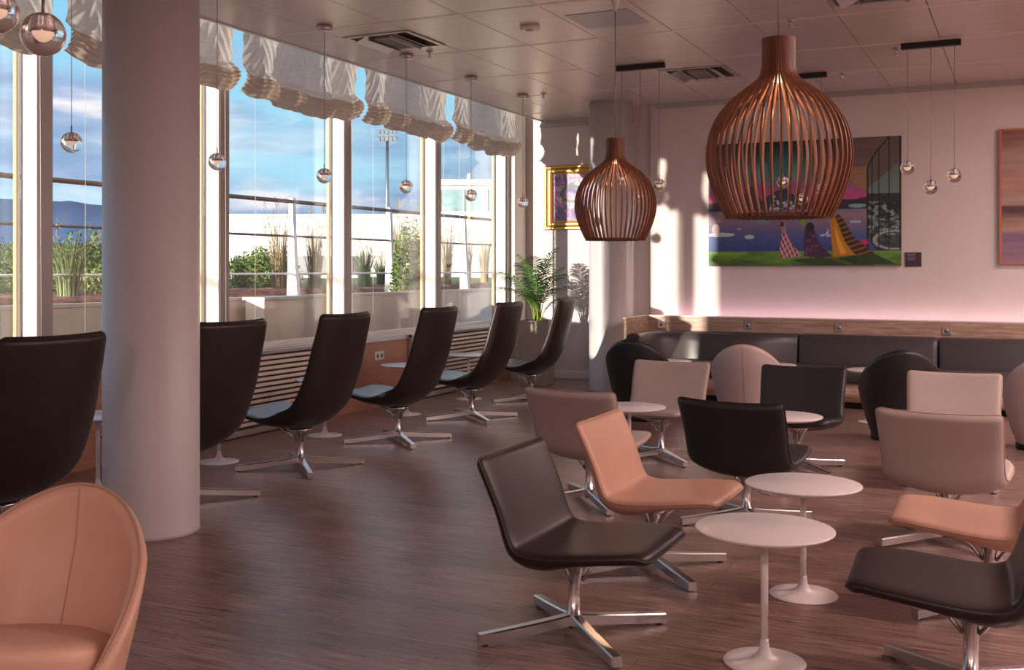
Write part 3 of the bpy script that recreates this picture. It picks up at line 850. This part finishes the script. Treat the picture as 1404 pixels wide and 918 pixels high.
def tub_chair(label, m, seam, loc, rz, group):
    """rounded tub, faces local +X"""
    r = thing('tub_armchair', label, 'armchair', loc, rz, group)
    def rim(phi):       # phi=0 at the back
        g = (1+cos(phi))/2
        return .385+.375*max(0, (cos(phi)+.26)/1.26)**1.15
    def rad(z): return float(np.interp(z, [0, .05, .15, .3, .45, .6, .76], [.18, .212, .25, .295, .325, .345, .335]))
    nphi, nz = 72, 22
    O, I = [], []
    for i in range(nphi):
        ph = 2*pi*i/nphi; H = rim(ph); oc, ic = [], []
        for k in range(nz+1):
            t = k/nz; z = .045+(H-.045)*(1-(1-t)**1.3)
            th = .022*sqrt(max(0, 1-((z-(H-.03))/.03)**2)) if z > H-.03 else .022
            R = rad(z); bk = -.10*sstep(.25, .85, z)*(.5+.5*cos(ph))
            R2 = R+.01
            x = -cos(ph); y = sin(ph)
            if x > 0: x *= .62
            oc.append(((R2-.022+th)*x+bk, (R2-.022+th)*y*.96, z)); ic.append(((R2-.022-th)*x+bk, (R2-.022-th)*y*.96, max(z, .30)))
        O.append(oc); I.append(ic)
    O.append(O[0]); I.append(I[0])
    mb = MB(); mb.grid(O, flip=True); mb.grid(I)
    sh = mb.build('tub_shell', m, r, weld=2e-4)
    # rim piping and the vertical seam down the outside and inside of the back
    MB().tube([O[i][nz] for i in range(nphi)], .0045, 6, closed=True).build('rim_piping', seam, sh)
    sm = MB()
    for a in (0,):
        sm.tube([O[a][k] for k in range(0, nz, 1)], .0028, 6); sm.tube([I[a][k] for k in range(nz-1, 4, -1)], .0028, 6)
    sm.build('back_seam', seam, sh)
    c = MB(); pr = [(.0, .29), (.265, .29), (.282, .31), (.288, .37), (.282, .395), (.265, .408), (.20, .415), (.0, .418)]
    c.lathe(pr, 56)
    c.v = [((x*.96) if x < .0 else x*.66, y*.92, z+(.028+.04*x/.27)*(z > .3)) for x, y, z in c.v]
    c.build('seat_cushion', m, r)
    MB().lathe([(.0, .0), (.205, .0), (.215, .01), (.215, .04), (.20, .05), (.0, .05)], 40).build('swivel_plinth', m_black, r)
    return r

GL = 'low swivel lounge chairs'
E, Wd, NN, S = 0, pi, pi/2, -pi/2
ch_blk = low_chair('brown-black leather swivel chair in the foreground facing right toward the nearest table', m_blk_leather, m_piping, (-1.56, 3.84, 0), E, GL)
ch_tan = low_chair('tan leather swivel chair just behind the foreground brown-black one', m_tan_leather, m_seam_l, (-1.57, 4.83, 0), E, GL)
ch_char = low_chair('charcoal leather swivel chair seen from behind, between the tan chair and the second table', m_char_leather, m_piping, (-1.39, 5.95, 0), NN-.12, GL)
ch_pale = low_chair('pale taupe swivel chair seen from behind, left of the tan chair', m_pale_leather, m_seam_l, (-2.36, 6.05, 0), NN-.10, GL)
clone(ch_pale, (-.36, 5.95, 0), NN-.10, 'pale taupe swivel chair seen from behind at the right, above the tan seat')
clone(ch_pale, (-2.42, 7.66, 0), S-.02, 'pale taupe swivel chair facing us beside the far left small table')
clone(ch_char, (-1.43, 7.66, 0), S+.02, 'charcoal swivel chair facing us in front of the dark tub armchair')
clone(ch_pale, (-.43, 7.62, 0), S, 'pale taupe swivel chair facing us, half hidden behind the right-hand taupe back')
clone(ch_tan, (-.13, 4.86, 0), Wd+.02, 'tan leather swivel chair at the right edge facing left')
clone(ch_blk, (-.16, 3.86, 0), Wd+.05, 'brown-black leather swivel chair cut off by the lower right corner, facing left')

GH = 'high-backed swivel chairs facing the windows'
hc = high_chair('nearest high-backed black chair, at the left edge of the photo', (-4.44, 3.62, 0), Wd-.02, GH)
clone(hc, (-4.58, 5.03, 0), Wd-.02, 'high-backed black chair half hidden behind the big column')
clone(hc, (-4.60, 6.22, 0), Wd, 'third high-backed chair, the first one wholly right of the big column')
clone(hc, (-4.60, 7.53, 0), Wd+.02, 'fourth high-backed chair, in front of the brown panel with the socket')
clone(hc, (-4.66, 8.94, 0), Wd+.04, 'fifth high-backed chair, left of the one by the palm')
clone(hc, (-4.72, 10.42, 0), Wd+.10, 'farthest high-backed chair, in front of the potted palm')

GT = 'tub armchairs'
tb_i = tub_chair('apricot leather tub armchair in the lower left corner', m_apr_leather, m_seam_l, (-2.395, 1.96, 0), radians(-71), GT)
tb_d = tub_chair('charcoal tub armchair beside the far column', m_char_leather, m_piping, (-3.22, 9.62, 0), NN+.05, GT)
tb_p = tub_chair('ivory tub armchair seen from behind between the two charcoal ones', m_ivory_leather, m_seam_l, (-2.19, 9.48, 0), NN+.10, GT)
clone(tb_d, (-.94, 9.38, 0), NN+.22, 'charcoal tub armchair right of centre, behind the taupe swivel chair')
clone(tb_p, (.15, 9.35, 0), NN+.10, 'ivory tub armchair cut off by the right edge of the photo')

def side_table(label, loc, group, rt=.244, h=.48):
    r = thing('side_table', label, 'table', loc, 0, group)
    MB().lathe([(.0, h-.02), (rt-.03, h-.02), (rt-.008, h-.012), (rt, h-.006), (rt, h-.002), (rt-.003, h), (.0, h)], 64).build('table_top', m_table, r)
    MB().lathe([(.0, h-.03), (.05, h-.03), (.05, h-.02), (.0, h-.02)], 24).build('top_bracket', m_white, r)
    MB().lathe([(.0132, .06), (.0132, h-.028)], 20).build('stem', m_table, r)
    MB().lathe([(.0, .0), (.142, .0), (.145, .004), (.142, .008), (.09, .012), (.05, .018), (.03, .030), (.019, .05), (.0145, .075), (.0145, .085), (.0, .085)], 48).build('base', m_table, r)
    return r
GTb = 'small round white side tables'
t0 = side_table('nearest round white side table, in the foreground', (-.835, 3.85, 0), GTb)
for x, y, lb in ((-.858, 4.72, 'round white side table just behind the nearest one'),
                 (-2.39, 6.86, 'round white side table between the two taupe chairs left of centre'),
                 (-1.37, 6.84, 'round white side table between the two charcoal swivel chairs'),
                 (-3.23, 10.42, 'round white table by the bench beside the leftmost tub armchair'),
                 (-2.21, 10.45, 'round white table by the bench, right of the ivory tub armchair in the middle'),
                 (-1.24, 10.30, 'round white table by the bench left of the right-hand charcoal tub armchair'),
                 (-5.27, 5.02, 'white side table by the window, just left of the big column'),
                 (-5.27, 6.15, 'white side table by the window, its foot showing just right of the big column'),
                 (-5.30, 7.50, 'white side table between the third and fourth high-backed chairs'),
                 (-5.36, 8.92, 'white side table between the fourth and fifth high-backed chairs'),
                 (-5.40, 10.28, 'white side table between the fifth and the farthest high-backed chairs')):
    clone(t0, (x, y, 0), 0, lb)

# ================================================================== PENDANTS
def ribbed_lamp(label, loc):
    """loc = foot of the shade axis on z of the shade bottom"""
    r = thing('ribbed_pendant_lamp', label, 'lamp', (loc[0], loc[1], loc[2]), 0, 'ribbed wooden pendant lamps')
    H = .705
    pr = spl([(.205, 0), (.232, .055), (.262, .125), (.281, .20), (.2825, .265), (.270, .335), (.243, .395), (.200, .450), (.145, .497), (.100, .530), (.077, .555), (.068, .585), (.065, .62), (.065, .705)], 60)
    mb = MB(); NR = 47
    for k in range(NR):
        A = 2*pi*k/NR; ca, sa = cos(A), sin(A)
        P = []
        for i, p in enumerate(pr):
            a = pr[max(0, i-1)]; b = pr[min(59, i+1)]
            d = (b-a)/np.linalg.norm(b-a); nr, nz = d[1], -d[0]
            hw = min(.0035, p[0]*pi/NR*.86); dp = .0062
            row = []
            for sx, sd_ in ((-1, -1), (1, -1), (1, 1), (-1, 1)):
                R = p[0]-dp+nr*dp*sd_; z = p[1]+nz*dp*sd_; tt = sx*hw
                row.append((R*ca-tt*sa, R*sa+tt*ca, z))
            P.append(row)
        mb.grid(P, closed_u=True, smooth=False)
        mb.add(P[0], [(0, 1, 2, 3)], False); mb.add(P[-1], [(0, 1, 2, 3)], False)
    mb.build('ribbed_shade', m_walnut, r)
    def ring(R, z, w_, h, name):
        MB().lathe([(R-w_, z), (R, z), (R, z+h), (R-w_, z+h), (R-w_, z)], 64, smooth=False).build(name, m_walnut, r)
    ring(.190, .0, .010, .014, 'bottom_ring'); ring(.060, .685, .008, .012, 'top_ring'); ring(.060, .56, .008, .012, 'neck_ring')
    MB().lathe([(.0, .61), (.022, .61), (.026, .62), (.026, .67), (.0, .67)], 24).build('lamp_holder', m_white, r)
    MB().lathe([(.0, .53), (.02, .535), (.031, .56), (.028, .59), (.016, .615), (.014, .625), (.0, .625)], 24).build('bulb', m_bulb, r)
    MB().box((0, 0, .69), (.12, .006, .008)).box((0, 0, .69), (.006, .12, .008)).build('suspension_cross', m_steel, r)
    top = CZ-loc[2]
    MB().tube([(0, 0, .55), (0, 0, top-.1)], .0032, 8).build('cord', m_cord, r)
    MB().lathe([(.008, top-.115), (.012, top-.10), (.022, top-.07), (.045, top-.02), (.055, top), (.0, top)], 32).build('ceiling_canopy', m_plastic, r)
    ld = bpy.data.lights.new('bulb_light', 'POINT'); ld.energy = 5.0; ld.color = (1, .62, .36); ld.shadow_soft_size = .03
    lo = bpy.data.objects.new('bulb_light', ld); COL.objects.link(lo); lo.parent = r; lo.location = (0, 0, .40)
    return r
rl = ribbed_lamp('large ribbed walnut pendant lamp hanging nearest, in front of the seascape', (-.875, 4.29, 1.600))
clone(rl, (-2.56, 7.06, 1.595), 0, 'smaller looking ribbed walnut pendant lamp farther back, beside the far column')

def ball_parts(r, c, ztop, cordm=None):
    """glass ball with lamp at c (local), cord up to ztop; parts hang under parent r"""
    x, y, z = c
    g = MB(); pr = [(.06*sin(pi*k/24), -.06*cos(pi*k/24)) for k in range(25)]
    pr[0] = (0, -.06); pr[-1] = (0, .06)
    g.lathe(pr, 40, c); go = g.build('glass_ball', m_ball, r, weld=1e-5)
    MB().lathe([(.0, .046), (.018, .046), (.021, .040), (.026, .018), (.026, .006), (.023, .004), (.023, .008), (.0, .010)], 32, c).build('chrome_cap', m_chrome, go)
    MB().lathe([(.0, -.014), (.008, -.013), (.014, -.008), (.019, -.001), (.020, .005), (.0, .006)], 32, c).build('lamp_lens', m_bulb, go)
    MB().tube([(x, y, z+.058), (x, y, z+.095)], .0045, 10).build('cord_sleeve', m_cord, r)
    MB().tube([(x, y, z+.09), (x, y, ztop)], .0021, 6).build('cord', m_cord, r)
def ball_pendant(label, loc):
    r = thing('glass_ball_pendant', label, 'lamp', (loc[0], loc[1], CZ), 0, 'single glass ball pendants along the windows')
    MB().lathe([(.0, -.042), (.058, -.042), (.062, -.036), (.062, -.004), (.058, 0), (.0, 0)], 36).build('ceiling_canopy', m_steel, r)
    ball_parts(r, (0, 0, loc[2]-CZ), -.04)
    return r
bp = ball_pendant('glass ball pendant hanging just left of the big column', (-4.95, 4.52, 2.125))
for y, lb in ((5.76, 'glass ball pendant just right of the big column'), (7.00, 'glass ball pendant in front of the white mullion above the third high-backed chair'), (8.24, 'glass ball pendant right of the outdoor floodlight mast'), (9.48, 'glass ball pendant in front of the fourth window right of the column'), (10.70, 'farthest glass ball pendant, at the right end of the curtains')):
    clone(bp, (-4.95, y, CZ), 0, lb)
def bar_pendant(label, x, y, zs, dx=.183, rz=0):
    r = thing('bar_pendant_lamp', label, 'lamp', (x, y, CZ), rz, 'black bars with three glass balls')
    MB().box((0, 0, -.024), (.47, .06, .048), .003).build('ceiling_bar', m_black, r)
    for k, z in enumerate(zs): ball_parts(r, ((k-1)*dx, 0, z-CZ), -.045)
    return r
br_ = bar_pendant('black bar with three glass balls right of the seascape painting', -.71, 9.68, (2.25, 2.08, 2.17))
clone(br_, (-3.235, 9.60, CZ), 0, 'black bar with three glass balls behind the smaller ribbed lamp')
clone(br_, (-1.965, 10.74, CZ), 0, 'black bar with three glass balls seen through the big ribbed lamp')
bar_pendant('cluster of large glass balls cut by the top left corner', -2.63, 2.136, (2.17, 2.126, 2.046))

# ================================================================== BALLOON BLINDS
def blind(a, b, seed, label):
    rnd = np.random.RandomState(seed)
    r = thing('balloon_blind', label, 'curtain', (-5.76, (a+b)/2, 0), 0, 'white balloon blinds along the windows')
    wd = b-a; nu, nv = 150, 90
    ph = rnd.rand(12)*6.28; sw = 4
    P = []
    for i in range(nv+1):
        v = i/nv            # 0 top .. 1 bottom
        row = []
        for j in range(nu+1):
            u = j/nu
            # sides draw in at mid height
            k = 1.0-.055*sin(pi*min(1, v*1.12)**1.3)**1.5-.006
            side = (2*u-1)
            y = side*wd/2*(k+.004*sin(9*v+ph[0]))
            zb = 2.845 + .035*abs(sin(pi*sw*u+ph[1]*.1))*-1 - .045*sin(pi*u) + .02*sin(5*u+ph[2])
            z = 3.62+(zb-3.62)*v
            q = sstep(.70, .84, v)
            x = .012*sin(17*u+ph[3]+4*v)*(1-q)+.003*sin(41*u+ph[4]-5*v)*(1-q)
            # diagonal swag creases under each gather point
            dg = (u*sw) % 1-.5
            x += (.045*sstep(.15, .8, v))*(cos(pi*dg*2*.5)-.6)
            x += .006*sin(30*(v-.9*abs(dg))+ph[5])*sstep(.2, .55, v)*(1-q)
            # ruched hem
            hem = sin(pi*min(1, max(0, (v-.72)/.28)))
            x += .07*hem + q*(.010*sin(150*v+4*sin(7*u+ph[6])+ph[7])+.006*sin(90*u+ph[8])+.006*sin(260*v+9*u))
            z += q*.008*sin(31*u+ph[9])
            row.append((x, y, z))
        P.append(row)
    k_ = int(nv*.80)
    cm = MB().grid(P[:k_+1]); cm.cur = 1; cm.grid(P[k_:])
    cm.build('gathered_fabric', [m_curtain, m_hem], r, weld=1e-5)
    for s in (-1, 1):
        MB().tube([(.0, s*(wd/2-.16), 3.4), (.01, s*(wd/2-.16), 2.0), (.01, s*(wd/2-.155), .95)], .0018, 5).build('pull_cord', m_cordw, r)
    MB().box((-.02, 0, 3.63), (.05, wd+.02, .04)).box((-.02, -.5, 3.745), (.03, .03, .20)).box((-.02, .5, 3.745), (.03, .03, .20)).build('head_rail', m_white, r)
bl_lab = ['white balloon blind gathered at the far left edge', 'white balloon blind just left of and behind the big column', 'white balloon blind panel second right of the big column', 'white balloon blind in front of the floodlight mast window', 'last white balloon blind nearest the niche wall']
for k, lb in zip(range(1, 6), ['white balloon blind gathered behind the top left glass balls', 'white balloon blind just behind the big column', 'white balloon blind directly right of the big column', 'white balloon blind above the outdoor floodlight mast', 'last white balloon blind, nearest the niche wall']):
    blind(MY[k]+.03, MY[k+1]-.02, k, lb)
blind(MY[0]+.03, MY[1]-.02, 9, 'white balloon blind outside the photo on the left')

# ================================================================== PALM
palm = thing('potted_palm', 'tall potted palm in a square planter by the niche wall', 'plant', (-5.30, 11.86, 0), radians(8))
PH = .78
mb = MB(); 
o = [(-.16, 0), (-.19, PH), ]
P = []
for z, w_ in ((0, .155), (.01, .160), (PH-.01, .195), (PH, .193), (PH, .175), (PH-.05, .170)):
    P.append([(-w_, -w_, z), (w_, -w_, z), (w_, w_, z), (-w_, w_, z)])
mb.grid(P, closed_u=True, smooth=False); mb.add(P[0], [(0, 1, 2, 3)], False)
mb.build('planter_box', m_planter, palm)
mb = MB()
for k in range(260):
    x, y = random.uniform(-.165, .165), random.uniform(-.165, .165); s = random.uniform(.008, .02)
    mb.box((x, y, PH-.052+s*.4), (s, s, s*.7), 0, Matrix.Rotation(random.random()*3, 4, 'Z'))
mb.box((0, 0, PH-.06), (.34, .34, .02)); mb.build('soil', m_soil, palm)
rp = random.Random(11)
def frond(base, az, L, lift, droop, idx):
    """arching feather frond: rachis plus paired leaflets"""
    pts = []
    n = 16
    for i in range(n):
        t = i/(n-1)
        hr = L*(.18*t+.82*t*t*(1-.1*t))*cos(lift); z = L*(sin(lift)*t*1.15 - droop*t*t*t)
        pts.append(Vector((base[0]+cos(az)*hr, base[1]+sin(az)*hr, base[2]+z)))
    mb = MB(); mb.tube(pts, [.006*(1-.75*i/(n-1)) for i in range(n)], 6)
    m_ = MB()
    ns = 20
    for s in range(ns):
        t = .30+.70*s/(ns-1)
        f = t*(n-1); k = min(n-2, int(f)); a = f-k
        p = pts[k].lerp(pts[k+1], a); d = (pts[k+1]-pts[k]).normalized()
        side = d.cross(Vector((0, 0, 1))).normalized(); up = side.cross(d)
        ll = (.27*sin(pi*(.12+.82*(s/(ns-1))))+.03)*(L/.9)
        for sg_ in (-1, 1):
            q = rp.uniform(-.1, .1)
            dirn = (side*sg_*(.80+q)+d*(.70-q)+up*.30).normalized()
            w_ = .0075
            pr_, rows = p, []
            for i in range(6):
                tt = i/5
                c = p+dirn*ll*tt+Vector((0, 0, -1))*ll*(.55*tt*tt)
                wn = w_*sin(pi*(.15+.85*tt))**.7 if tt < 1 else 0
                wv = dirn.cross(up).normalized()
                rows.append([c-wv*wn, c+up*wn*.35, c+wv*wn])
            m_.grid(rows)
    st = mb.build('frond_rib', m_stem, palm)
    m_.build('leaflets', m_leaf, st, fixn=False)
nf = 14
for i in range(nf):
    az = 2.4*i+rp.uniform(-.3, .3)
    tier = i/nf
    L = .72+.32*tier+rp.uniform(-.06, .06)
    frond((rp.uniform(-.05, .05), rp.uniform(-.05, .05), PH-.03), az, L*.95, radians(42+33*tier+rp.uniform(-5, 5)), .34-.18*tier, i)
for i in range(5):
    a = i*1.3; mb = MB().tube([(.03*cos(a), .03*sin(a), PH-.06), (.045*cos(a), .045*sin(a), PH+.22)], [.014, .008], 8); mb.build('cane', m_stem, palm)

# ================================================================== OUTSIDE
struct(MB().box((-6.45, 10, -.06), (.5, 60, .1)).build('ground_gully', m_parapet))
pp_ = MB()
yy = -20
while yy < 40:
    pp_.box((-6.68, yy+.6, .52), (.06, 1.19, 1.16), .004); yy += 1.2
pp_.box((-6.69, 10, 1.115), (.10, 60, .03), .003)
struct(pp_.build('parapet', m_parapet))
struct(MB().box((-26, 30, .93), (38.5, 150, .1)).build('roof_terrace', m_terrace))
def bed(name, x0, x1, y0, y1, z, m, seed, amp):
    rnd = np.random.RandomState(seed); P = []
    nx, ny = 16, 90
    for i in range(nx+1):
        P.append([(x0+(x1-x0)*i/nx, y0+(y1-y0)*j/ny, z+(amp*rnd.rand() if 0 < i < nx else -.05)) for j in range(ny+1)])
    return tag(MB().grid(P, smooth=False).build(name, m, fixn=False), None, None, None, 'stuff')
b1 = bed('sedum_bed', -11.2, -9.4, -4, 40, 1.04, m_sedum, 1, .07); b1['label'] = 'reddish sedum planting strip outside beyond the railing'; b1['category'] = 'groundcover'
b2 = bed('sedum_bed', -22, -11.3, -4, 34, 1.05, m_sedum2, 2, .06); b2['label'] = 'green sedum planting farther out on the roof'; b2['category'] = 'groundcover'
# railing
rail = thing('roof_railing', 'long bronze railing with white fin posts outside the windows', 'railing', (-9, 10, 1.0))
for z, rr in ((1.31, .028), (.84, .016), (.33, .014)):
    MB().tube([(0, -14, z), (0, 30, z)], rr, 8).build('rail', m_rail if z > .5 else m_railw, rail)
for k in range(-3, 9):
    y = 2.0+2.49*k
    v = []
    for (x, z, w_) in ((.02, -.02, .08), (.01, .45, .05), (0, 1.0, .03), (0, 1.36, .02)): v.append([(x-w_-.02, y-.035, z), (x+w_, y-.035, z), (x+w_, y+.035, z), (x-w_-.02, y+.035, z)])
    mb = MB(); mb.grid(v, closed_u=True, smooth=False); mb.add(v[-1], [(0, 1, 2, 3)], False); mb.build('fin_post', m_railw, rail)
def W(px, Z, z=0):
    xr = (px-702)/F_PX*Z
    return Vector((-sin(YAW)*Z+cos(YAW)*xr, cos(YAW)*Z+sin(YAW)*xr, z))
RV = Matrix.Rotation(YAW, 4, 'Z')
# white terminal building
bd = thing('terminal_building', 'long low white clad building beyond the roof garden', 'building', tuple(W(508, 46)), YAW)
MB().box((0, 3, 2.2), (12.6, 6, 2.84)).build('wall', m_facade, bd)
cl_ = MB()
for k in range(6): cl_.box((0, -.01, 1.5+k*.42), (12.6, .02, .03))
cl_.build('cladding_joint', m_framegrey, bd)
MB().box((-3.2, -.25, 1.55), (5, .5, .75)).build('service_block', m_roofd, bd)
MB().box((0, 3, 3.66), (12.8, 6.3, .12), .02).build('roof_edge', m_white, bd)
b2_ = thing('pavilion_building', 'taller white block with a band of teal windows at the right', 'building', tuple(W(668, 40)), YAW)
MB().box((0, 1.8, 2.7), (3.8, 3.6, 3.6)).build('wall', m_facade, b2_)
MB().box((0, 1.8, 4.58), (4.2, 4.0, .22), .02).build('roof', m_white, b2_)
MB().box((0, -.02, 3.93), (3.5, .06, .80)).build('window_band', m_teal, b2_)
mm = MB()
for k in range(5): mm.box((-1.75+.875*k, -.06, 3.93), (.06, .06, .82))
mm.build('window_mullion', m_white, b2_)
# floodlight mast
fm = thing('floodlight_mast', 'tall floodlight mast against the sky beyond the white building', 'light mast', tuple(W(531, 60, 1)))
MB().lathe([(.14, 0), (.09, 7.6)], 16).build('pole', m_steel, fm)
RZm = Matrix.Rotation(YAW, 4, 'Z')
cr = MB().box((0, 0, 7.55), (.9, .12, .10), 0, RZm)
cr.box((0, 0, 7.95), (1.0, .12, .10), 0, RZm); cr.box((0, 0, 7.75), (.12, .12, .5), 0, RZm); cr.build('head_frame', m_roofd, fm)
for zz_, nn in ((7.98, 5), (7.60, 5)):
    for k in range(nn):
        p = RZm @ Vector(((k-2)*.23, -.18, zz_))
        lo_ = MB().box(tuple(p), (.19, .22, .20), .02, RZm @ Matrix.Rotation(radians(25), 4, 'X')); lo_.build('floodlight', m_roofd, fm)
# mountains
def ridge(name, Z, px0, px1, hs, m, depth, seed):
    rnd = np.random.RandomState(seed); n = 80; A, B, C = [], [], []
    for i in range(n+1):
        t = i/n; px = px0+(px1-px0)*t; h = np.interp(t, np.linspace(0, 1, len(hs)), hs)*(1+.05*rnd.rand())
        p = W(px, Z); q = W(px, Z*.93); s = W(px, Z+depth)
        A.append((q.x, q.y, -5)); B.append((p.x, p.y, h)); C.append((s.x, s.y, -5))
        A[-1] = (q.x, q.y, -5)
    mid = [tuple((Vector(a)*.45+Vector(b)*.55)+Vector((0, 0, rnd.rand()*h*.05))) for a, b in zip(A, B)]
    return MB().grid([A, mid, B, C]).build(name, m, fixn=True)
mt = ridge('mountain_range', 700, -500, 560, [30, 36, 44, 48, 45, 46, 42, 36, 30, 22, 12], m_mtn, 200, 3)
tag(mt, 'long dark blue mountain ridge on the horizon at the left', 'mountain')
mt2 = ridge('tree_belt', 150, -500, 420, [1.4, 4, 3.8, 4.5, 5, 4.6, 5, 4.4, 4.8, 3.6, 2], mat('far_trees', (.05, .09, .05), .9, noise=(.3, .4, (1, 1, 1))), 30, 4)
tag(mt2, 'dark green belt of distant trees below the mountains', 'trees', kind='stuff')
# shrubs and grasses
def shrub(name, label, cat, c, r3, n, ls, m, seed, group):
    rn = random.Random(seed); t = thing(name, label, cat, c, 0, group)
    lm = MB()
    for k in range(n):
        th, ph_ = rn.uniform(0, 2*pi), math.acos(rn.uniform(-.15, 1)); q = rn.uniform(.55, 1)**.6
        bump = 1+.18*sin(3*th+seed)+.12*sin(5*th*1.3+7*ph_)
        p = Vector((r3[0]*q*bump*sin(ph_)*cos(th), r3[1]*q*bump*sin(ph_)*sin(th), r3[2]*(.05+q*bump*cos(ph_)*.9)))
        d = Vector((rn.gauss(0, 1), rn.gauss(0, 1), rn.gauss(.5, .8))).normalized()*ls*rn.uniform(.6, 1.3)
        s_ = d.cross(Vector((rn.gauss(0, 1), rn.gauss(0, 1), rn.gauss(0, 1)))).normalized()*ls*.32
        lm.add([p, p+d*.5+s_, p+d, p+d*.5-s_], [(0, 1, 2, 3)], False)
    lm.build('foliage', m, t, fixn=False)
    st = MB()
    for k in range(7):
        a = k*.9; st.tube([(.03*cos(a), .03*sin(a), 0), (r3[0]*.4*cos(a), r3[1]*.4*sin(a), r3[2]*.6)], [.012, .005], 5)
    st.build('branches', m_stem, t)
def grass(name, label, cat, c, rad_, h, n, m, seed, group, plume=True):
    rn = random.Random(seed); t = thing(name, label, cat, c, 0, group)
    bm_, pl_ = MB(), MB()
    for k in range(n):
        a = rn.uniform(0, 2*pi); r0 = rad_*.35*sqrt(rn.random()); hh = h*rn.uniform(.55, 1.05); out = rad_*rn.uniform(.2, 1)
        b = Vector((r0*cos(a), r0*sin(a), 0)); w_ = .006*rn.uniform(.7, 1.4)
        sv = Vector((-sin(a), cos(a), 0))*w_
        prev = None; vs_, fs_ = [], []
        for i in range(5):
            tt = i/4; p = b+Vector((cos(a)*out*tt*tt, sin(a)*out*tt*tt, hh*(tt-.12*tt*tt)))
            ww = sv*(1-tt*.85); vs_ += [p-ww, p+ww]
            if i: fs_.append((2*i-2, 2*i-1, 2*i+1, 2*i))
        bm_.add(vs_, fs_, False)
        if plume and k % 6 == 0:
            for q in range(10):
                pp = p+Vector((rn.gauss(0, .012), rn.gauss(0, .012), q*.014)); dd = Vector((cos(a)*.02, sin(a)*.02, .03)); ss_ = sv*.9
                pl_.add([pp-ss_, pp+dd, pp+ss_], [(0, 1, 2)], False)
    bo = bm_.build('grass_blades', m, t, fixn=False)
    if plume: pl_.build('seed_plumes', m_grassm, t, fixn=False)
GS = 'shrubs in the roof garden'; GG = 'ornamental grasses in the roof garden'
def at(px, Z, z=1.11): return tuple(W(px, Z, z))
sh_list = [(-60, 14, 1.1, .72), (22, 16.2, 1.3, .75), (122, 13.6, .9, .68), (190, 16.5, 1.2, .7), (362, 17.5, .85, .62), (560, 16.6, .45, .95), (330, 21, .9, .5)]
shl = ['green shrub outside at the far left edge', 'broad green shrub outside between the two left mullions', 'green bush outside just left of the big column', 'green bush hidden behind the big column', 'low green shrub outside left of the first fin post right of the column', 'upright green bush outside beside the second fin post', 'small green shrub outside at the left edge of the window right of the column']
for i, ((px, Z, r, h), lb) in enumerate(zip(sh_list, shl)):
    shrub('garden_shrub', lb, 'shrub', at(px, Z), (r*.62, r*.62, h), 3800, .05, m_shrub, i+1, GS)
gl_ = [(95, 11.3, .34, .80, m_grassg, 'spiky pale green grass clump outside in the window left of the big column'),
       (383, 15.6, .30, 1.30, m_grassm, 'dry plumed grass outside left of the first fin post'), (432, 16.2, .30, 1.25, m_grassm, 'dry plumed grass outside right of the first fin post'),
       (352, 19.6, .32, .75, m_grassm, 'short dry grass outside above the low shrub'),
       (500, 17.2, .32, .85, m_grassg, 'grey green grass outside left of the floodlight mast'), (524, 19.6, .3, .7, m_grassg, 'small green grass outside under the floodlight mast'),
       (546, 18.4, .24, 1.5, m_grassm, 'tall plumed grass outside right of the floodlight mast'), (573, 19.6, .3, 1.55, m_grassm, 'tall plumed grass outside at the right edge of the mast window'),
       (613, 20.4, .24, 1.4, m_grassm, 'dry reed clump outside at the left of the last window'), (640, 21.6, .26, 1.35, m_grassm, 'dry reed clump outside in the middle of the last window'), (664, 22.8, .26, 1.4, m_grassm, 'dry reed clump outside at the right of the last window')]
for i, (px, Z, r, h, m, lb) in enumerate(gl_):
    grass('ornamental_grass', lb, 'grass', at(px, Z), r, h, 170, m, 40+i, GG)
# grey service cabinet outside
cb = thing('service_cabinet', 'grey metal service cabinet just outside the window right of the column', 'cabinet', (-6.46, 8.34, -.01))
MB().box((0, 0, .57), (.22, .62, 1.10), .01).build('body', m_parapet, cb)
MB().box((0, 0, 1.13), (.26, .66, .03), .005).build('lid', m_framegrey, cb)
MB().box((.113, 0, .57), (.008, .50, .96), .002).build('door', m_parapet, cb)
